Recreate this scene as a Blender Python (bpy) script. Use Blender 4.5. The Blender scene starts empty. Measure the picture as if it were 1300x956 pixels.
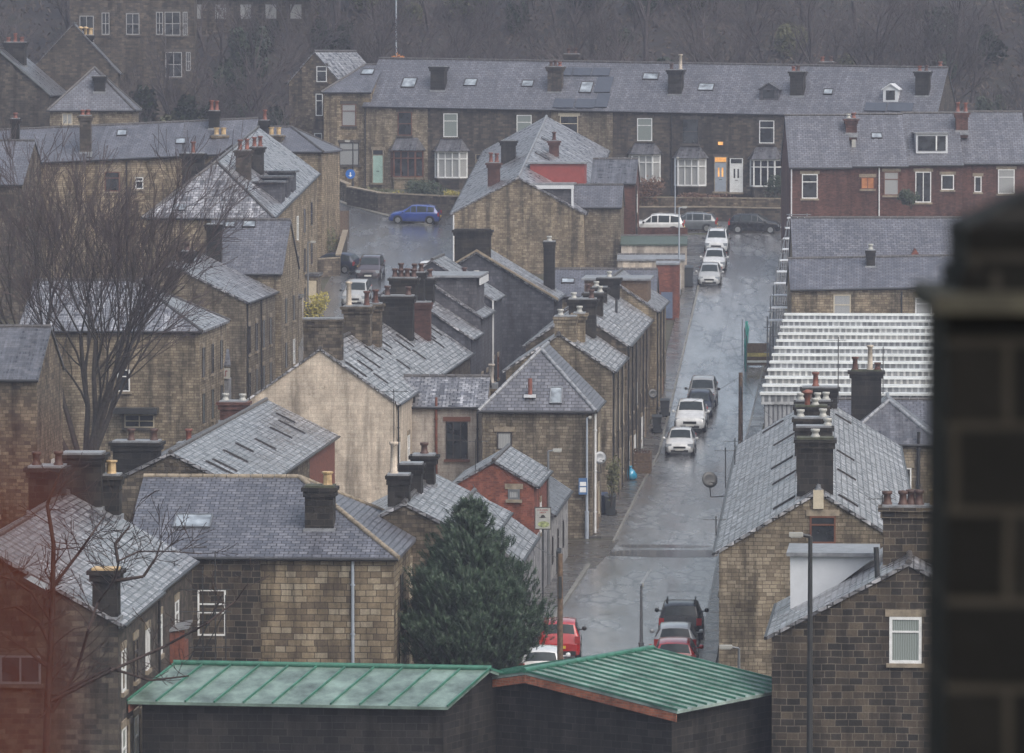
import bpy, bmesh, math, random
from mathutils import Vector, Matrix, noise
rnd = random.Random(7)
sc = bpy.context.scene
C = sc.collection
R = math.radians

# ---------------------------------------------------------------- camera, world, sun, exposure
F_PX, CX, CY, HOR, H = 6800.0, 650.0, 478.0, 70.0, 24.5
PITCH = math.atan((CY - HOR) / F_PX)
cam_d = bpy.data.cameras.new('camera'); cam = bpy.data.objects.new('camera', cam_d); C.objects.link(cam)
cam.location = (0, 0, H); cam.rotation_euler = (math.pi/2 - PITCH, 0, 0)
cam_d.sensor_width = 36; cam_d.lens = 36 * F_PX / 1300; cam_d.clip_start = .05; cam_d.clip_end = 6000
cam_d.dof.use_dof = True; cam_d.dof.focus_distance = 285; cam_d.dof.aperture_fstop = 4.6
sc.camera = cam
w = bpy.data.worlds.new('World'); sc.world = w; w.use_nodes = True
wn = w.node_tree.nodes; wl = w.node_tree.links
sky = wn.new('ShaderNodeTexSky'); sky.sky_type = 'NISHITA'; sky.sun_disc = False
SUN_EL, SUN_ROT = R(50), R(138)
sky.sun_elevation = SUN_EL; sky.sun_rotation = SUN_ROT; sky.air_density = 1.6; sky.dust_density = 5; sky.ozone_density = 1.2
hs = wn.new('ShaderNodeHueSaturation'); hs.inputs['Saturation'].default_value = .64
wl.new(sky.outputs[0], hs.inputs['Color']); wl.new(hs.outputs[0], wn['Background'].inputs[0])
wn['Background'].inputs[1].default_value = .15
sl = bpy.data.lights.new('sun', 'SUN'); so = bpy.data.objects.new('sun', sl); C.objects.link(so)
sl.energy = 1.1; sl.angle = R(60); sl.color = (1, .97, .93)
so.rotation_euler = Vector((math.sin(SUN_ROT)*math.cos(SUN_EL), math.cos(SUN_ROT)*math.cos(SUN_EL), math.sin(SUN_EL))).to_track_quat('Z', 'Y').to_euler()
sc.view_settings.view_transform = 'Standard'; sc.view_settings.look = 'None'; sc.view_settings.gamma = 1
sc.view_settings.exposure = .40
sc.cycles.volume_bounces = 1; sc.cycles.max_bounces = 6; sc.cycles.transparent_max_bounces = 8
sc.cycles.caustics_reflective = False; sc.cycles.caustics_refractive = False

# ---------------------------------------------------------------- viewing geometry helpers
CAMP = Vector((0, 0, H)); FW = Vector((0, math.cos(PITCH), -math.sin(PITCH))); UPV = Vector((0, math.sin(PITCH), math.cos(PITCH)))
def ray(px, py): return FW + Vector((1, 0, 0)) * ((px - CX) / F_PX) + UPV * ((CY - py) / F_PX)
def PY(px, py, Y):
    d = ray(px, py); return CAMP + d * (Y / d.y)
def gz(Y):
    # street level: flat near the viewer, then climbing, then the wooded bank
    def ss(a, b, x):
        t = min(1, max(0, (x-a)/(b-a))); return t
    if Y < 310: z = 0
    elif Y < 340: z = .11*(Y-310)**2/60
    elif Y < 446: z = .11*(Y-325)
    elif Y < 456: z = 13.31
    elif Y < 476: z = 13.31 + .46*(Y-456)**2/40
    elif Y < 530: z = 13.31 + .46*(Y-466)
    else: z = 13.31 + .46*64
    return z
def G(px, py):
    d = ray(px, py); lo, hi = 60.0, 640.0
    f = lambda Y: (H + d.z/d.y*Y) - gz(Y)
    for _ in range(50):
        m = (lo+hi)/2
        if f(m) > 0: lo = m
        else: hi = m
    return CAMP + d*(lo/d.y)

# ---------------------------------------------------------------- tagging
def tag(o, label=None, cat=None, group=None, kind=None):
    if label: o['label'] = label
    if cat: o['category'] = cat
    if group: o['group'] = group
    if kind: o['kind'] = kind
    return o
def empty(name, loc=(0, 0, 0), rz=0, label=None, cat=None, group=None):
    o = bpy.data.objects.new(name, None); C.objects.link(o); o.empty_display_size = .3
    o.location = loc; o.rotation_euler = (0, 0, rz)
    return tag(o, label, cat, group)
def copy_tree(o, parent=None):
    c = o.copy(); C.objects.link(c)
    if parent: c.parent = parent
    for ch in o.children: copy_tree(ch, c)
    return c

# ---------------------------------------------------------------- mesh builder with metric UVs
class MB:
    def __init__(s): s.v = []; s.f = []; s.sm = []
    def add(s, vs, fs, smooth=False):
        b = len(s.v); s.v += [tuple(p) for p in vs]
        for f in fs: s.f.append(tuple(b+i for i in f)); s.sm.append(smooth)
    def box(s, x0, x1, y0, y1, z0, z1):
        v = [(x, y, z) for z in (z0, z1) for y in (y0, y1) for x in (x0, x1)]
        s.add(v, [(0,2,3,1), (4,5,7,6), (0,1,5,4), (2,6,7,3), (0,4,6,2), (1,3,7,5)])
    def obox(s, o, a, b, c):       # corner + 3 edge vectors
        o, a, b, c = map(Vector, (o, a, b, c))
        v = [o, o+a, o+b, o+a+b, o+c, o+a+c, o+b+c, o+a+b+c]
        if a.cross(b).dot(c) < 0: fs = [(0,1,3,2), (4,6,7,5), (0,4,5,1), (2,3,7,6), (0,2,6,4), (1,5,7,3)]
        else: fs = [(0,2,3,1), (4,5,7,6), (0,1,5,4), (2,6,7,3), (0,4,6,2), (1,3,7,5)]
        s.add(v, fs)
    def tube(s, p, q, r0, r1=None, n=6, cap=True, smooth=True):
        p, q = Vector(p), Vector(q); r1 = r0 if r1 is None else r1
        d = (q-p); 
        if d.length < 1e-6: return
        d.normalize(); a = d.orthogonal().normalized(); b = d.cross(a)
        vs = []
        for c, r in ((p, r0), (q, r1)):
            for i in range(n):
                t = 2*math.pi*i/n; vs.append(c + a*(r*math.cos(t)) + b*(r*math.sin(t)))
        fs = [(i, (i+1) % n, n+(i+1) % n, n+i) for i in range(n)]
        s.add(vs, fs, smooth)
        if cap: s.add(vs[:n], [tuple(reversed(range(n)))]); s.add(vs[n:], [tuple(range(n))])
    def lathe(s, c, prof, n=10, axis=None, smooth=True):
        c = Vector(c); vs = []
        ax = Vector(axis).normalized() if axis else Vector((0, 0, 1))
        a = ax.orthogonal().normalized(); b = ax.cross(a)
        for r, z in prof:
            for i in range(n):
                t = 2*math.pi*i/n; vs.append(c + a*(r*math.cos(t)) + b*(r*math.sin(t)) + ax*z)
        fs = []
        for k in range(len(prof)-1):
            for i in range(n): fs.append((k*n+i, k*n+(i+1) % n, (k+1)*n+(i+1) % n, (k+1)*n+i))
        s.add(vs, fs, smooth)
        s.add(vs[:n], [tuple(reversed(range(n)))]); s.add(vs[-n:], [tuple(range(n))])
    def poly(s, pts, th):           # closed slab from a planar polygon, extruded along vector th
        n = len(pts); pts = [Vector(p) for p in pts]; th = Vector(th)
        nrm = (pts[1]-pts[0]).cross(pts[2]-pts[0])
        if nrm.dot(th) > 0: pts = pts[::-1]
        s.add(pts + [p+th for p in pts], [tuple(range(n)), tuple(range(2*n-1, n-1, -1))] + [((i+1) % n, i, n+i, n+(i+1) % n) for i in range(n)])
    def build(s, name, mat, parent=None, uv=True):
        me = bpy.data.meshes.new(name); me.from_pydata(s.v, [], s.f)
        if mat: me.materials.append(mat)
        for p, q in zip(me.polygons, s.sm): p.use_smooth = q
        if uv:
            ul = me.uv_layers.new(name='UVMap').data; Z = Vector((0, 0, 1))
            for p in me.polygons:
                n = p.normal
                if abs(n.z) > .97: t, b = Vector((1, 0, 0)), Vector((0, 1, 0))
                else:
                    t = Z.cross(n).normalized(); b = n.cross(t)
                for li in p.loop_indices:
                    co = me.vertices[me.loops[li].vertex_index].co
                    ul[li].uv = (co.dot(t), co.dot(b))
        o = bpy.data.objects.new(name, me); C.objects.link(o)
        if parent: o.parent = parent
        return o

# ---------------------------------------------------------------- materials
MATS = {}
def newmat(name):
    m = bpy.data.materials.new(name); m.use_nodes = True
    nt = m.node_tree; bs = nt.nodes['Principled BSDF']; MATS[name] = m
    return m, nt, bs
def N(nt, typ, **kw):
    n = nt.nodes.new(typ)
    for k, v in kw.items():
        if k.startswith('i_'): n.inputs[k[2:].replace('_', ' ')].default_value = v
        else: setattr(n, k, v)
    return n
def ramp(nt, stops, fac):
    r = nt.nodes.new('ShaderNodeValToRGB'); el = r.color_ramp.elements
    while len(el) < len(stops): el.new(.5)
    for e, (p, c) in zip(el, stops): e.position = p; e.color = (*c, 1) if len(c) == 3 else (c[0],)*3+(1,)
    nt.links.new(fac, r.inputs[0]); return r.outputs[0]
def plain(name, col, rough=.6, metal=0, spec=.5, var=.12, scale=3., coat=0):
    m, nt, bs = newmat(name); L = nt.links
    bs.inputs['Roughness'].default_value = rough; bs.inputs['Metallic'].default_value = metal
    bs.inputs['Specular IOR Level'].default_value = spec; bs.inputs['Coat Weight'].default_value = coat
    bs.inputs['Coat Roughness'].default_value = .08
    tc = N(nt, 'ShaderNodeTexCoord'); no = N(nt, 'ShaderNodeTexNoise', i_Scale=scale, i_Detail=6., i_Roughness=.65)
    L.new(tc.outputs['Object'], no.inputs['Vector'])
    lo = tuple(c*(1-var*1.6) for c in col); hi = tuple(min(1, c*(1+var)) for c in col)
    L.new(ramp(nt, [(.3, lo), (.7, hi)], no.outputs['Fac']), bs.inputs['Base Color'])
    return m
def masonry(name, stops, mortar,  bw=.42, rh=.2, ms=.012, rough=.78, stain=.45, bump=.35, wet=0, mfac=1.0, soot=0., lichen=None):
    m, nt, bs = newmat(name); L = nt.links
    uv = N(nt, 'ShaderNodeUVMap'); oi = N(nt, 'ShaderNodeObjectInfo')
    ad = N(nt, 'ShaderNodeVectorMath', operation='ADD'); cb = N(nt, 'ShaderNodeCombineXYZ')
    mm = N(nt, 'ShaderNodeMath', operation='MULTIPLY'); mm.inputs[1].default_value = 37.
    L.new(oi.outputs['Random'], mm.inputs[0]); L.new(mm.outputs[0], cb.inputs[0])
    # slightly wobble the courses
    nz = N(nt, 'ShaderNodeTexNoise', i_Scale=.9, i_Detail=2.); L.new(uv.outputs[0], nz.inputs['Vector'])
    sb = N(nt, 'ShaderNodeVectorMath', operation='SUBTRACT'); sb.inputs[1].default_value = (.5, .5, .5)
    sc_ = N(nt, 'ShaderNodeVectorMath', operation='SCALE'); sc_.inputs['Scale'].default_value = .06
    L.new(nz.outputs['Color'], sb.inputs[0]); L.new(sb.outputs[0], sc_.inputs[0])
    L.new(uv.outputs[0], ad.inputs[0]); L.new(sc_.outputs[0], ad.inputs[1])
    a2 = N(nt, 'ShaderNodeVectorMath', operation='ADD'); L.new(ad.outputs[0], a2.inputs[0]); L.new(cb.outputs[0], a2.inputs[1])
    br = N(nt, 'ShaderNodeTexBrick'); br.inputs['Scale'].default_value = 1
    br.inputs['Color1'].default_value = (0, 0, 0, 1); br.inputs['Color2'].default_value = (1, 1, 1, 1); br.inputs['Mortar'].default_value = (.5, .5, .5, 1)
    br.inputs['Brick Width'].default_value = bw; br.inputs['Row Height'].default_value = rh; br.inputs['Mortar Size'].default_value = ms
    br.inputs['Mortar Smooth'].default_value = .3; br.offset = .43; br.squash = .8; br.squash_frequency = 3
    L.new(a2.outputs[0], br.inputs['Vector'])
    col = ramp(nt, stops, br.outputs['Color'])
    fn = N(nt, 'ShaderNodeTexNoise', i_Scale=14., i_Detail=5.); L.new(a2.outputs[0], fn.inputs['Vector'])
    m1 = N(nt, 'ShaderNodeMix', data_type='RGBA', blend_type='MULTIPLY'); m1.inputs['Factor'].default_value = .55
    L.new(col, m1.inputs['A']); L.new(ramp(nt, [(.25, (.55,)*3), (.75, (1.25,)*3)], fn.outputs['Fac']), m1.inputs['B'])
    m2 = N(nt, 'ShaderNodeMix', data_type='RGBA'); m2.inputs['B'].default_value = (*mortar, 1)
    mf = N(nt, 'ShaderNodeMath', operation='MULTIPLY'); mf.inputs[1].default_value = mfac
    L.new(br.outputs['Fac'], mf.inputs[0]); L.new(mf.outputs[0], m2.inputs['Factor']); L.new(m1.outputs['Result'], m2.inputs['A'])
    # large weather stains running down
    mp = N(nt, 'ShaderNodeMapping'); mp.inputs['Scale'].default_value = (.55, .22, 1); L.new(a2.outputs[0], mp.inputs[0])
    sn = N(nt, 'ShaderNodeTexNoise', i_Scale=1.6, i_Detail=7., i_Roughness=.68); L.new(mp.outputs[0], sn.inputs['Vector'])
    m3 = N(nt, 'ShaderNodeMix', data_type='RGBA', blend_type='MULTIPLY'); m3.inputs['Factor'].default_value = 1
    L.new(m2.outputs['Result'], m3.inputs['A'])
    L.new(ramp(nt, [(.34, (1-stain*1.15,)*3), (.48, (1-stain*.5,)*3), (.62, (1.12,)*3)], sn.outputs['Fac']), m3.inputs['B'])
    m7 = N(nt, 'ShaderNodeMix', data_type='RGBA', blend_type='MULTIPLY'); m7.inputs['Factor'].default_value = 1
    mp7 = N(nt, 'ShaderNodeMapping'); mp7.inputs['Scale'].default_value = (1.6, .12, 1); L.new(a2.outputs[0], mp7.inputs[0])
    n7 = N(nt, 'ShaderNodeTexNoise', i_Scale=1., i_Detail=6., i_Roughness=.6); L.new(mp7.outputs[0], n7.inputs['Vector'])
    L.new(m3.outputs['Result'], m7.inputs['A']); L.new(ramp(nt, [(.36, (1-stain*1.1,)*3), (.5, (1,)*3)], n7.outputs['Fac']), m7.inputs['B'])
    m8 = N(nt, 'ShaderNodeMix', data_type='RGBA', blend_type='MULTIPLY'); m8.inputs['Factor'].default_value = 1
    L.new(m7.outputs['Result'], m8.inputs['A']); L.new(ramp(nt, [(0, (.78, .79, .82)), (.5, (1, 1, 1)), (1, (1.16, 1.12, 1.06))], oi.outputs['Random']), m8.inputs['B'])
    out = m8.outputs['Result']
    if lichen:
        pn = N(nt, 'ShaderNodeTexNoise', i_Scale=1.1, i_Detail=9., i_Roughness=.75); L.new(a2.outputs[0], pn.inputs['Vector'])
        m5 = N(nt, 'ShaderNodeMix', data_type='RGBA'); m5.inputs['B'].default_value = (*lichen, 1)
        L.new(ramp(nt, [(.60, (0,)*3), (.66, (.75,)*3)], pn.outputs['Fac']), m5.inputs['Factor']); L.new(out, m5.inputs['A']); out = m5.outputs['Result']
    L.new(out, bs.inputs['Base Color']); bs.inputs['Specular IOR Level'].default_value = .25
    bs.inputs['Roughness'].default_value = rough
    if bump:
        bp = N(nt, 'ShaderNodeBump'); bp.inputs['Strength'].default_value = bump; bp.inputs['Distance'].default_value = .03
        iv = N(nt, 'ShaderNodeMath', operation='SUBTRACT'); iv.inputs[0].default_value = 1; L.new(br.outputs['Fac'], iv.inputs[1])
        av = N(nt, 'ShaderNodeMath', operation='MULTIPLY_ADD'); av.inputs[1].default_value = .5
        L.new(fn.outputs['Fac'], av.inputs[0]); L.new(iv.outputs[0], av.inputs[2]); L.new(av.outputs[0], bp.inputs['Height'])
        L.new(bp.outputs[0], bs.inputs['Normal'])
    return m
def slate(name, stops, bw=.33, rh=.21, r0=.16, r1=.5, tilt=.10, streak=.5, ms=.012, bump=.5, moss=0.):
    m, nt, bs = newmat(name); L = nt.links
    uv = N(nt, 'ShaderNodeUVMap'); oi = N(nt, 'ShaderNodeObjectInfo')
    mm = N(nt, 'ShaderNodeMath', operation='MULTIPLY'); mm.inputs[1].default_value = 23.7; L.new(oi.outputs['Random'], mm.inputs[0])
    cb = N(nt, 'ShaderNodeCombineXYZ'); L.new(mm.outputs[0], cb.inputs[0])
    a2 = N(nt, 'ShaderNodeVectorMath', operation='ADD'); L.new(uv.outputs[0], a2.inputs[0]); L.new(cb.outputs[0], a2.inputs[1])
    nz = N(nt, 'ShaderNodeTexNoise', i_Scale=.8, i_Detail=3.); L.new(a2.outputs[0], nz.inputs['Vector'])
    sb = N(nt, 'ShaderNodeVectorMath', operation='SUBTRACT'); sb.inputs[1].default_value = (.5, .5, .5); L.new(nz.outputs['Color'], sb.inputs[0])
    s2 = N(nt, 'ShaderNodeVectorMath', operation='SCALE'); s2.inputs['Scale'].default_value = .07; L.new(sb.outputs[0], s2.inputs[0])
    a3 = N(nt, 'ShaderNodeVectorMath', operation='ADD'); L.new(a2.outputs[0], a3.inputs[0]); L.new(s2.outputs[0], a3.inputs[1])
    br = N(nt, 'ShaderNodeTexBrick'); br.inputs['Scale'].default_value = 1
    br.inputs['Color1'].default_value = (0, 0, 0, 1); br.inputs['Color2'].default_value = (1, 1, 1, 1); br.inputs['Mortar'].default_value = (.3, .3, .3, 1)
    br.inputs['Brick Width'].default_value = bw; br.inputs['Row Height'].default_value = rh; br.inputs['Mortar Size'].default_value = ms; br.inputs['Mortar Smooth'].default_value = .2
    L.new(a3.outputs[0], br.inputs['Vector'])
    col = ramp(nt, stops, br.outputs['Color'])
    m2 = N(nt, 'ShaderNodeMix', data_type='RGBA'); m2.inputs['B'].default_value = (.018, .018, .02, 1)
    L.new(br.outputs['Fac'], m2.inputs['Factor']); L.new(col, m2.inputs['A'])
    # streaks down the slope: damp and dry bands, wet sheen painted into the colour
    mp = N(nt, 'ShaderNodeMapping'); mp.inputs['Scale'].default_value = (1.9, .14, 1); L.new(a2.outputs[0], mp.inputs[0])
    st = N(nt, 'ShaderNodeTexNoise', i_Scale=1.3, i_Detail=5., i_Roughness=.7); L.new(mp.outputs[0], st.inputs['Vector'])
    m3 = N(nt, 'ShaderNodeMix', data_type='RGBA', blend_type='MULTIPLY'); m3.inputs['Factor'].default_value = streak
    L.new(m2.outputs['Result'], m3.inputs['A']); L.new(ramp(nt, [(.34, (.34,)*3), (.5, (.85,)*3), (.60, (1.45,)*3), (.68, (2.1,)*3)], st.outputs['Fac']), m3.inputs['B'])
    out = m3.outputs['Result']
    if moss:
        mn = N(nt, 'ShaderNodeTexNoise', i_Scale=2.2, i_Detail=6.); L.new(a2.outputs[0], mn.inputs['Vector'])
        m4 = N(nt, 'ShaderNodeMix', data_type='RGBA'); m4.inputs['B'].default_value = (.05, .06, .03, 1)
        L.new(ramp(nt, [(.58, (0,)*3), (.72, (moss,)*3)], mn.outputs['Fac']), m4.inputs['Factor']); L.new(out, m4.inputs['A']); out = m4.outputs['Result']
    L.new(out, bs.inputs['Base Color'])
    # wetness: every slate has its own gloss and its own tilt
    mr = N(nt, 'ShaderNodeMapRange'); mr.inputs['To Min'].default_value = r0; mr.inputs['To Max'].default_value = r1
    mx = N(nt, 'ShaderNodeMath', operation='MULTIPLY_ADD'); mx.inputs[1].default_value = .5; 
    h2 = N(nt, 'ShaderNodeMath', operation='MULTIPLY'); h2.inputs[1].default_value = .6
    L.new(st.outputs['Fac'], h2.inputs[0]); L.new(br.outputs['Color'], mx.inputs[0]); L.new(h2.outputs[0], mx.inputs[2]); L.new(mx.outputs[0], mr.inputs['Value'])
    L.new(mr.outputs[0], bs.inputs['Roughness'])
    ge = N(nt, 'ShaderNodeNewGeometry'); t1 = N(nt, 'ShaderNodeVectorMath', operation='SUBTRACT'); t1.inputs[1].default_value = (.5, .5, .5)
    wn_ = N(nt, 'ShaderNodeTexWhiteNoise', noise_dimensions='1D'); L.new(br.outputs['Color'], wn_.inputs['W'])
    L.new(wn_.outputs['Color'], t1.inputs[0])
    t2 = N(nt, 'ShaderNodeVectorMath', operation='SCALE'); t2.inputs['Scale'].default_value = tilt; L.new(t1.outputs[0], t2.inputs[0])
    bp = N(nt, 'ShaderNodeBump'); bp.inputs['Strength'].default_value = bump; bp.inputs['Distance'].default_value = .02
    iv = N(nt, 'ShaderNodeMath', operation='SUBTRACT'); iv.inputs[0].default_value = 1; L.new(br.outputs['Fac'], iv.inputs[1]); L.new(iv.outputs[0], bp.inputs['Height'])
    t3 = N(nt, 'ShaderNodeVectorMath', operation='ADD'); L.new(bp.outputs[0], t3.inputs[0]); L.new(t2.outputs[0], t3.inputs[1])
    t4 = N(nt, 'ShaderNodeVectorMath', operation='NORMALIZE'); L.new(t3.outputs[0], t4.inputs[0]); L.new(t4.outputs[0], bs.inputs['Normal'])
    bs.inputs['Specular IOR Level'].default_value = .7
    if r0 < .2:
        bs.inputs['Coat Weight'].default_value = 1; bs.inputs['Coat Roughness'].default_value = .38; bs.inputs['Coat IOR'].default_value = 1.45
        L.new(t4.outputs[0], bs.inputs['Coat Normal'])
        L.new(ramp(nt, [(.38, (.0,)*3), (.48, (.45,)*3), (.58, (1,)*3)], st.outputs['Fac']), bs.inputs['Coat Weight']); bs.inputs['Specular IOR Level'].default_value = .45
    return m

TAN = masonry('tan_stone', [(0, (.17, .138, .10)), (.3, (.23, .188, .136)), (.6, (.28, .232, .168)), (.9, (.34, .288, .215))], (.09, .068, .05), .34, .15, stain=.5)
TANB = masonry('tan_block_stone', [(0, (.155, .12, .085)), (.3, (.24, .188, .125)), (.65, (.31, .248, .168)), (.95, (.39, .335, .25))], (.075, .058, .045), .5, .235, ms=.017, stain=.5)
BROWN = masonry('brown_stone', [(0, (.065, .055, .047)), (.4, (.12, .098, .076)), (.8, (.17, .14, .107)), (1, (.22, .183, .142))], (.06, .05, .04), .36, .165, stain=.5)
DARKB = masonry('sooty_block_stone', [(0, (.026, .023, .021)), (.45, (.05, .041, .035)), (.8, (.085, .066, .05)), (1, (.12, .095, .07))], (.17, .145, .115), .46, .235, ms=.013, stain=.45)
DARK = masonry('sooty_stone', [(0, (.04, .036, .034)), (.5, (.07, .058, .05)), (.85, (.10, .083, .068)), (1, (.13, .11, .09))], (.075, .065, .055), .4, .17, stain=.4)
SOOT = masonry('chimney_soot_stone', [(0, (.013, .012, .012)), (.5, (.022, .02, .02)), (1, (.042, .037, .033))], (.05, .046, .04), .5, .24, stain=.5)
SLATEHUNG = masonry('slate_hung_wall', [(0, (.06, .062, .076)), (.5, (.09, .092, .11)), (1, (.12, .122, .145))], (.045, .045, .055), .3, .2, stain=.35)
BRICK = masonry('red_brick', [(0, (.13, .042, .03)), (.5, (.2, .062, .043)), (1, (.26, .09, .06))], (.16, .11, .09), .23, .085, ms=.009, stain=.3, mfac=.55)
BRICKD = masonry('dull_red_brick', [(0, (.075, .035, .03)), (.5, (.11, .047, .038)), (1, (.15, .07, .055))], (.1, .075, .065), .23, .085, ms=.009, stain=.35, mfac=.6)
CREAM = masonry('cream_painted_stone', [(0, (.50, .44, .38)), (.5, (.56, .495, .43)), (1, (.60, .54, .47))], (.38, .31, .25), .42, .2, ms=.01, stain=.4, mfac=.75, bump=.25, lichen=(.2, .165, .13))
GREYP = masonry('grey_painted_stone', [(0, (.25, .25, .26)), (.5, (.33, .33, .34)), (1, (.38, .38, .39))], (.25, .25, .26), .45, .22, ms=.006, stain=.35, mfac=.4, bump=.15)
SLATE = slate('welsh_slate', [(0, (.05, .052, .062)), (.5, (.075, .077, .09)), (1, (.11, .11, .125))])
SLATEF = slate('blue_grey_slate', [(0, (.07, .075, .095)), (.5, (.1, .104, .128)), (1, (.135, .14, .165))], .36, .22, r0=.3, r1=.6, tilt=.05, streak=.4, ms=.022)
STONESL = slate('pale_sheen_stone_slate', [(0, (.12, .12, .13)), (.5, (.25, .25, .268)), (1, (.42, .42, .445))], .42, .27, r0=.18, r1=.42, tilt=.10, streak=.95, ms=.03, bump=.4)  # stone slates with the sky's sheen lifted into their base colour
SLATEW = slate('painted_sheen_slate', [(0, (.10, .10, .115)), (.5, (.19, .19, .208)), (1, (.32, .32, .345))], .36, .24, r0=.18, r1=.42, tilt=.08, streak=.8, ms=.026, bump=.35)  # brighter twin of the front-slope slate; reflected sky painted into its colour
WHITE = plain('white_upvc', (.72, .73, .74), .35); DFRAME = plain('dark_frame', (.03, .025, .025), .4)
BFRAME = plain('brown_frame', (.13, .05, .03), .45); CFRAME = plain('cream_frame', (.5, .44, .34), .5)
STONET = plain('stone_trim', (.24, .2, .15), .75, var=.3); STONED = plain('dark_stone_trim', (.075, .065, .057), .75, var=.35)
RIDGE = plain('ridge_tile', (.075, .07, .07), .4, var=.35); RIDGER = plain('clay_ridge_tile', (.16, .1, .08), .5, var=.35)
LEAD = plain('lead_flashing', (.22, .23, .25), .35, var=.3); GUT = plain('black_gutter', (.018, .018, .02), .35)
GPIPE = plain('grey_pipe', (.3, .34, .4), .4); WPIPE = plain('white_pipe', (.65, .66, .68), .35)
TERRA = plain('terracotta', (.19, .065, .045), .6, var=.35); BUFF = plain('buff_clay', (.48, .34, .18), .6, var=.3)
POTD = plain('sooty_pot', (.07, .035, .028), .6, var=.3); POTW = plain('pale_pot', (.36, .36, .34), .5)
METAL = plain('galvanised_steel', (.2, .21, .225), .45, metal=.6); DMETAL = plain('dark_metal', (.04, .042, .045), .4, metal=.3)
TIMBER = plain('weathered_timber', (.13, .085, .055), .8, var=.4, scale=8); TIMBERR = plain('red_timber', (.16, .05, .03), .7, var=.35, scale=6)
MOSS = plain('mossy_flaunching', (.06, .065, .04), .9, var=.5); CLAD = plain('white_cladding', (.6, .62, .66), .4, var=.05)
REDP = plain('red_paint', (.26, .05, .042), .5); MINT = plain('mint_door', (.35, .5, .45), .4); GREENP = plain('green_metal', (.12, .26, .2), .3)
SOLAR = plain('solar_glass', (.045, .052, .068), .15, spec=.8, coat=.6)
def pane_mat(name, col, rough, curtain=None, emit=None):
    m, nt, bs = newmat(name); L = nt.links
    if curtain:
        uv = N(nt, 'ShaderNodeUVMap'); wv = N(nt, 'ShaderNodeTexWave', i_Scale=4., i_Distortion=2.); L.new(uv.outputs[0], wv.inputs['Vector'])
        L.new(ramp(nt, [(0, tuple(c*.6 for c in curtain)), (1, curtain)], wv.outputs['Fac']), bs.inputs['Base Color'])
    else:
        uv = N(nt, 'ShaderNodeUVMap'); no = N(nt, 'ShaderNodeTexNoise', i_Scale=1.3, i_Detail=2.); L.new(uv.outputs[0], no.inputs['Vector'])
        L.new(ramp(nt, [(.35, tuple(c*.5 for c in col)), (.65, tuple(c*1.7 for c in col))], no.outputs['Fac']), bs.inputs['Base Color'])
    bs.inputs['Roughness'].default_value = rough; bs.inputs['Coat Weight'].default_value = .8; bs.inputs['Coat Roughness'].default_value = .04
    if emit: bs.inputs['Emission Color'].default_value = (*emit, 1); bs.inputs['Emission Strength'].default_value = .55
    return m
GLASS = pane_mat('window_glass', (.025, .028, .033), .1); CURT = pane_mat('curtained_glass', (0, 0, 0), .3, curtain=(.36, .37, .38))
CURTG = pane_mat('green_curtained_glass', (0, 0, 0), .3, curtain=(.27, .31, .3)); LIT = pane_mat('lit_glass', (.5, .3, .1), .3, emit=(1., .42, .1))
SKYG = pane_mat('rooflight_glass', (.22, .25, .28), .12); CARG = plain('car_glass', (.03, .038, .042), .15, spec=.22, var=.3)

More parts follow.
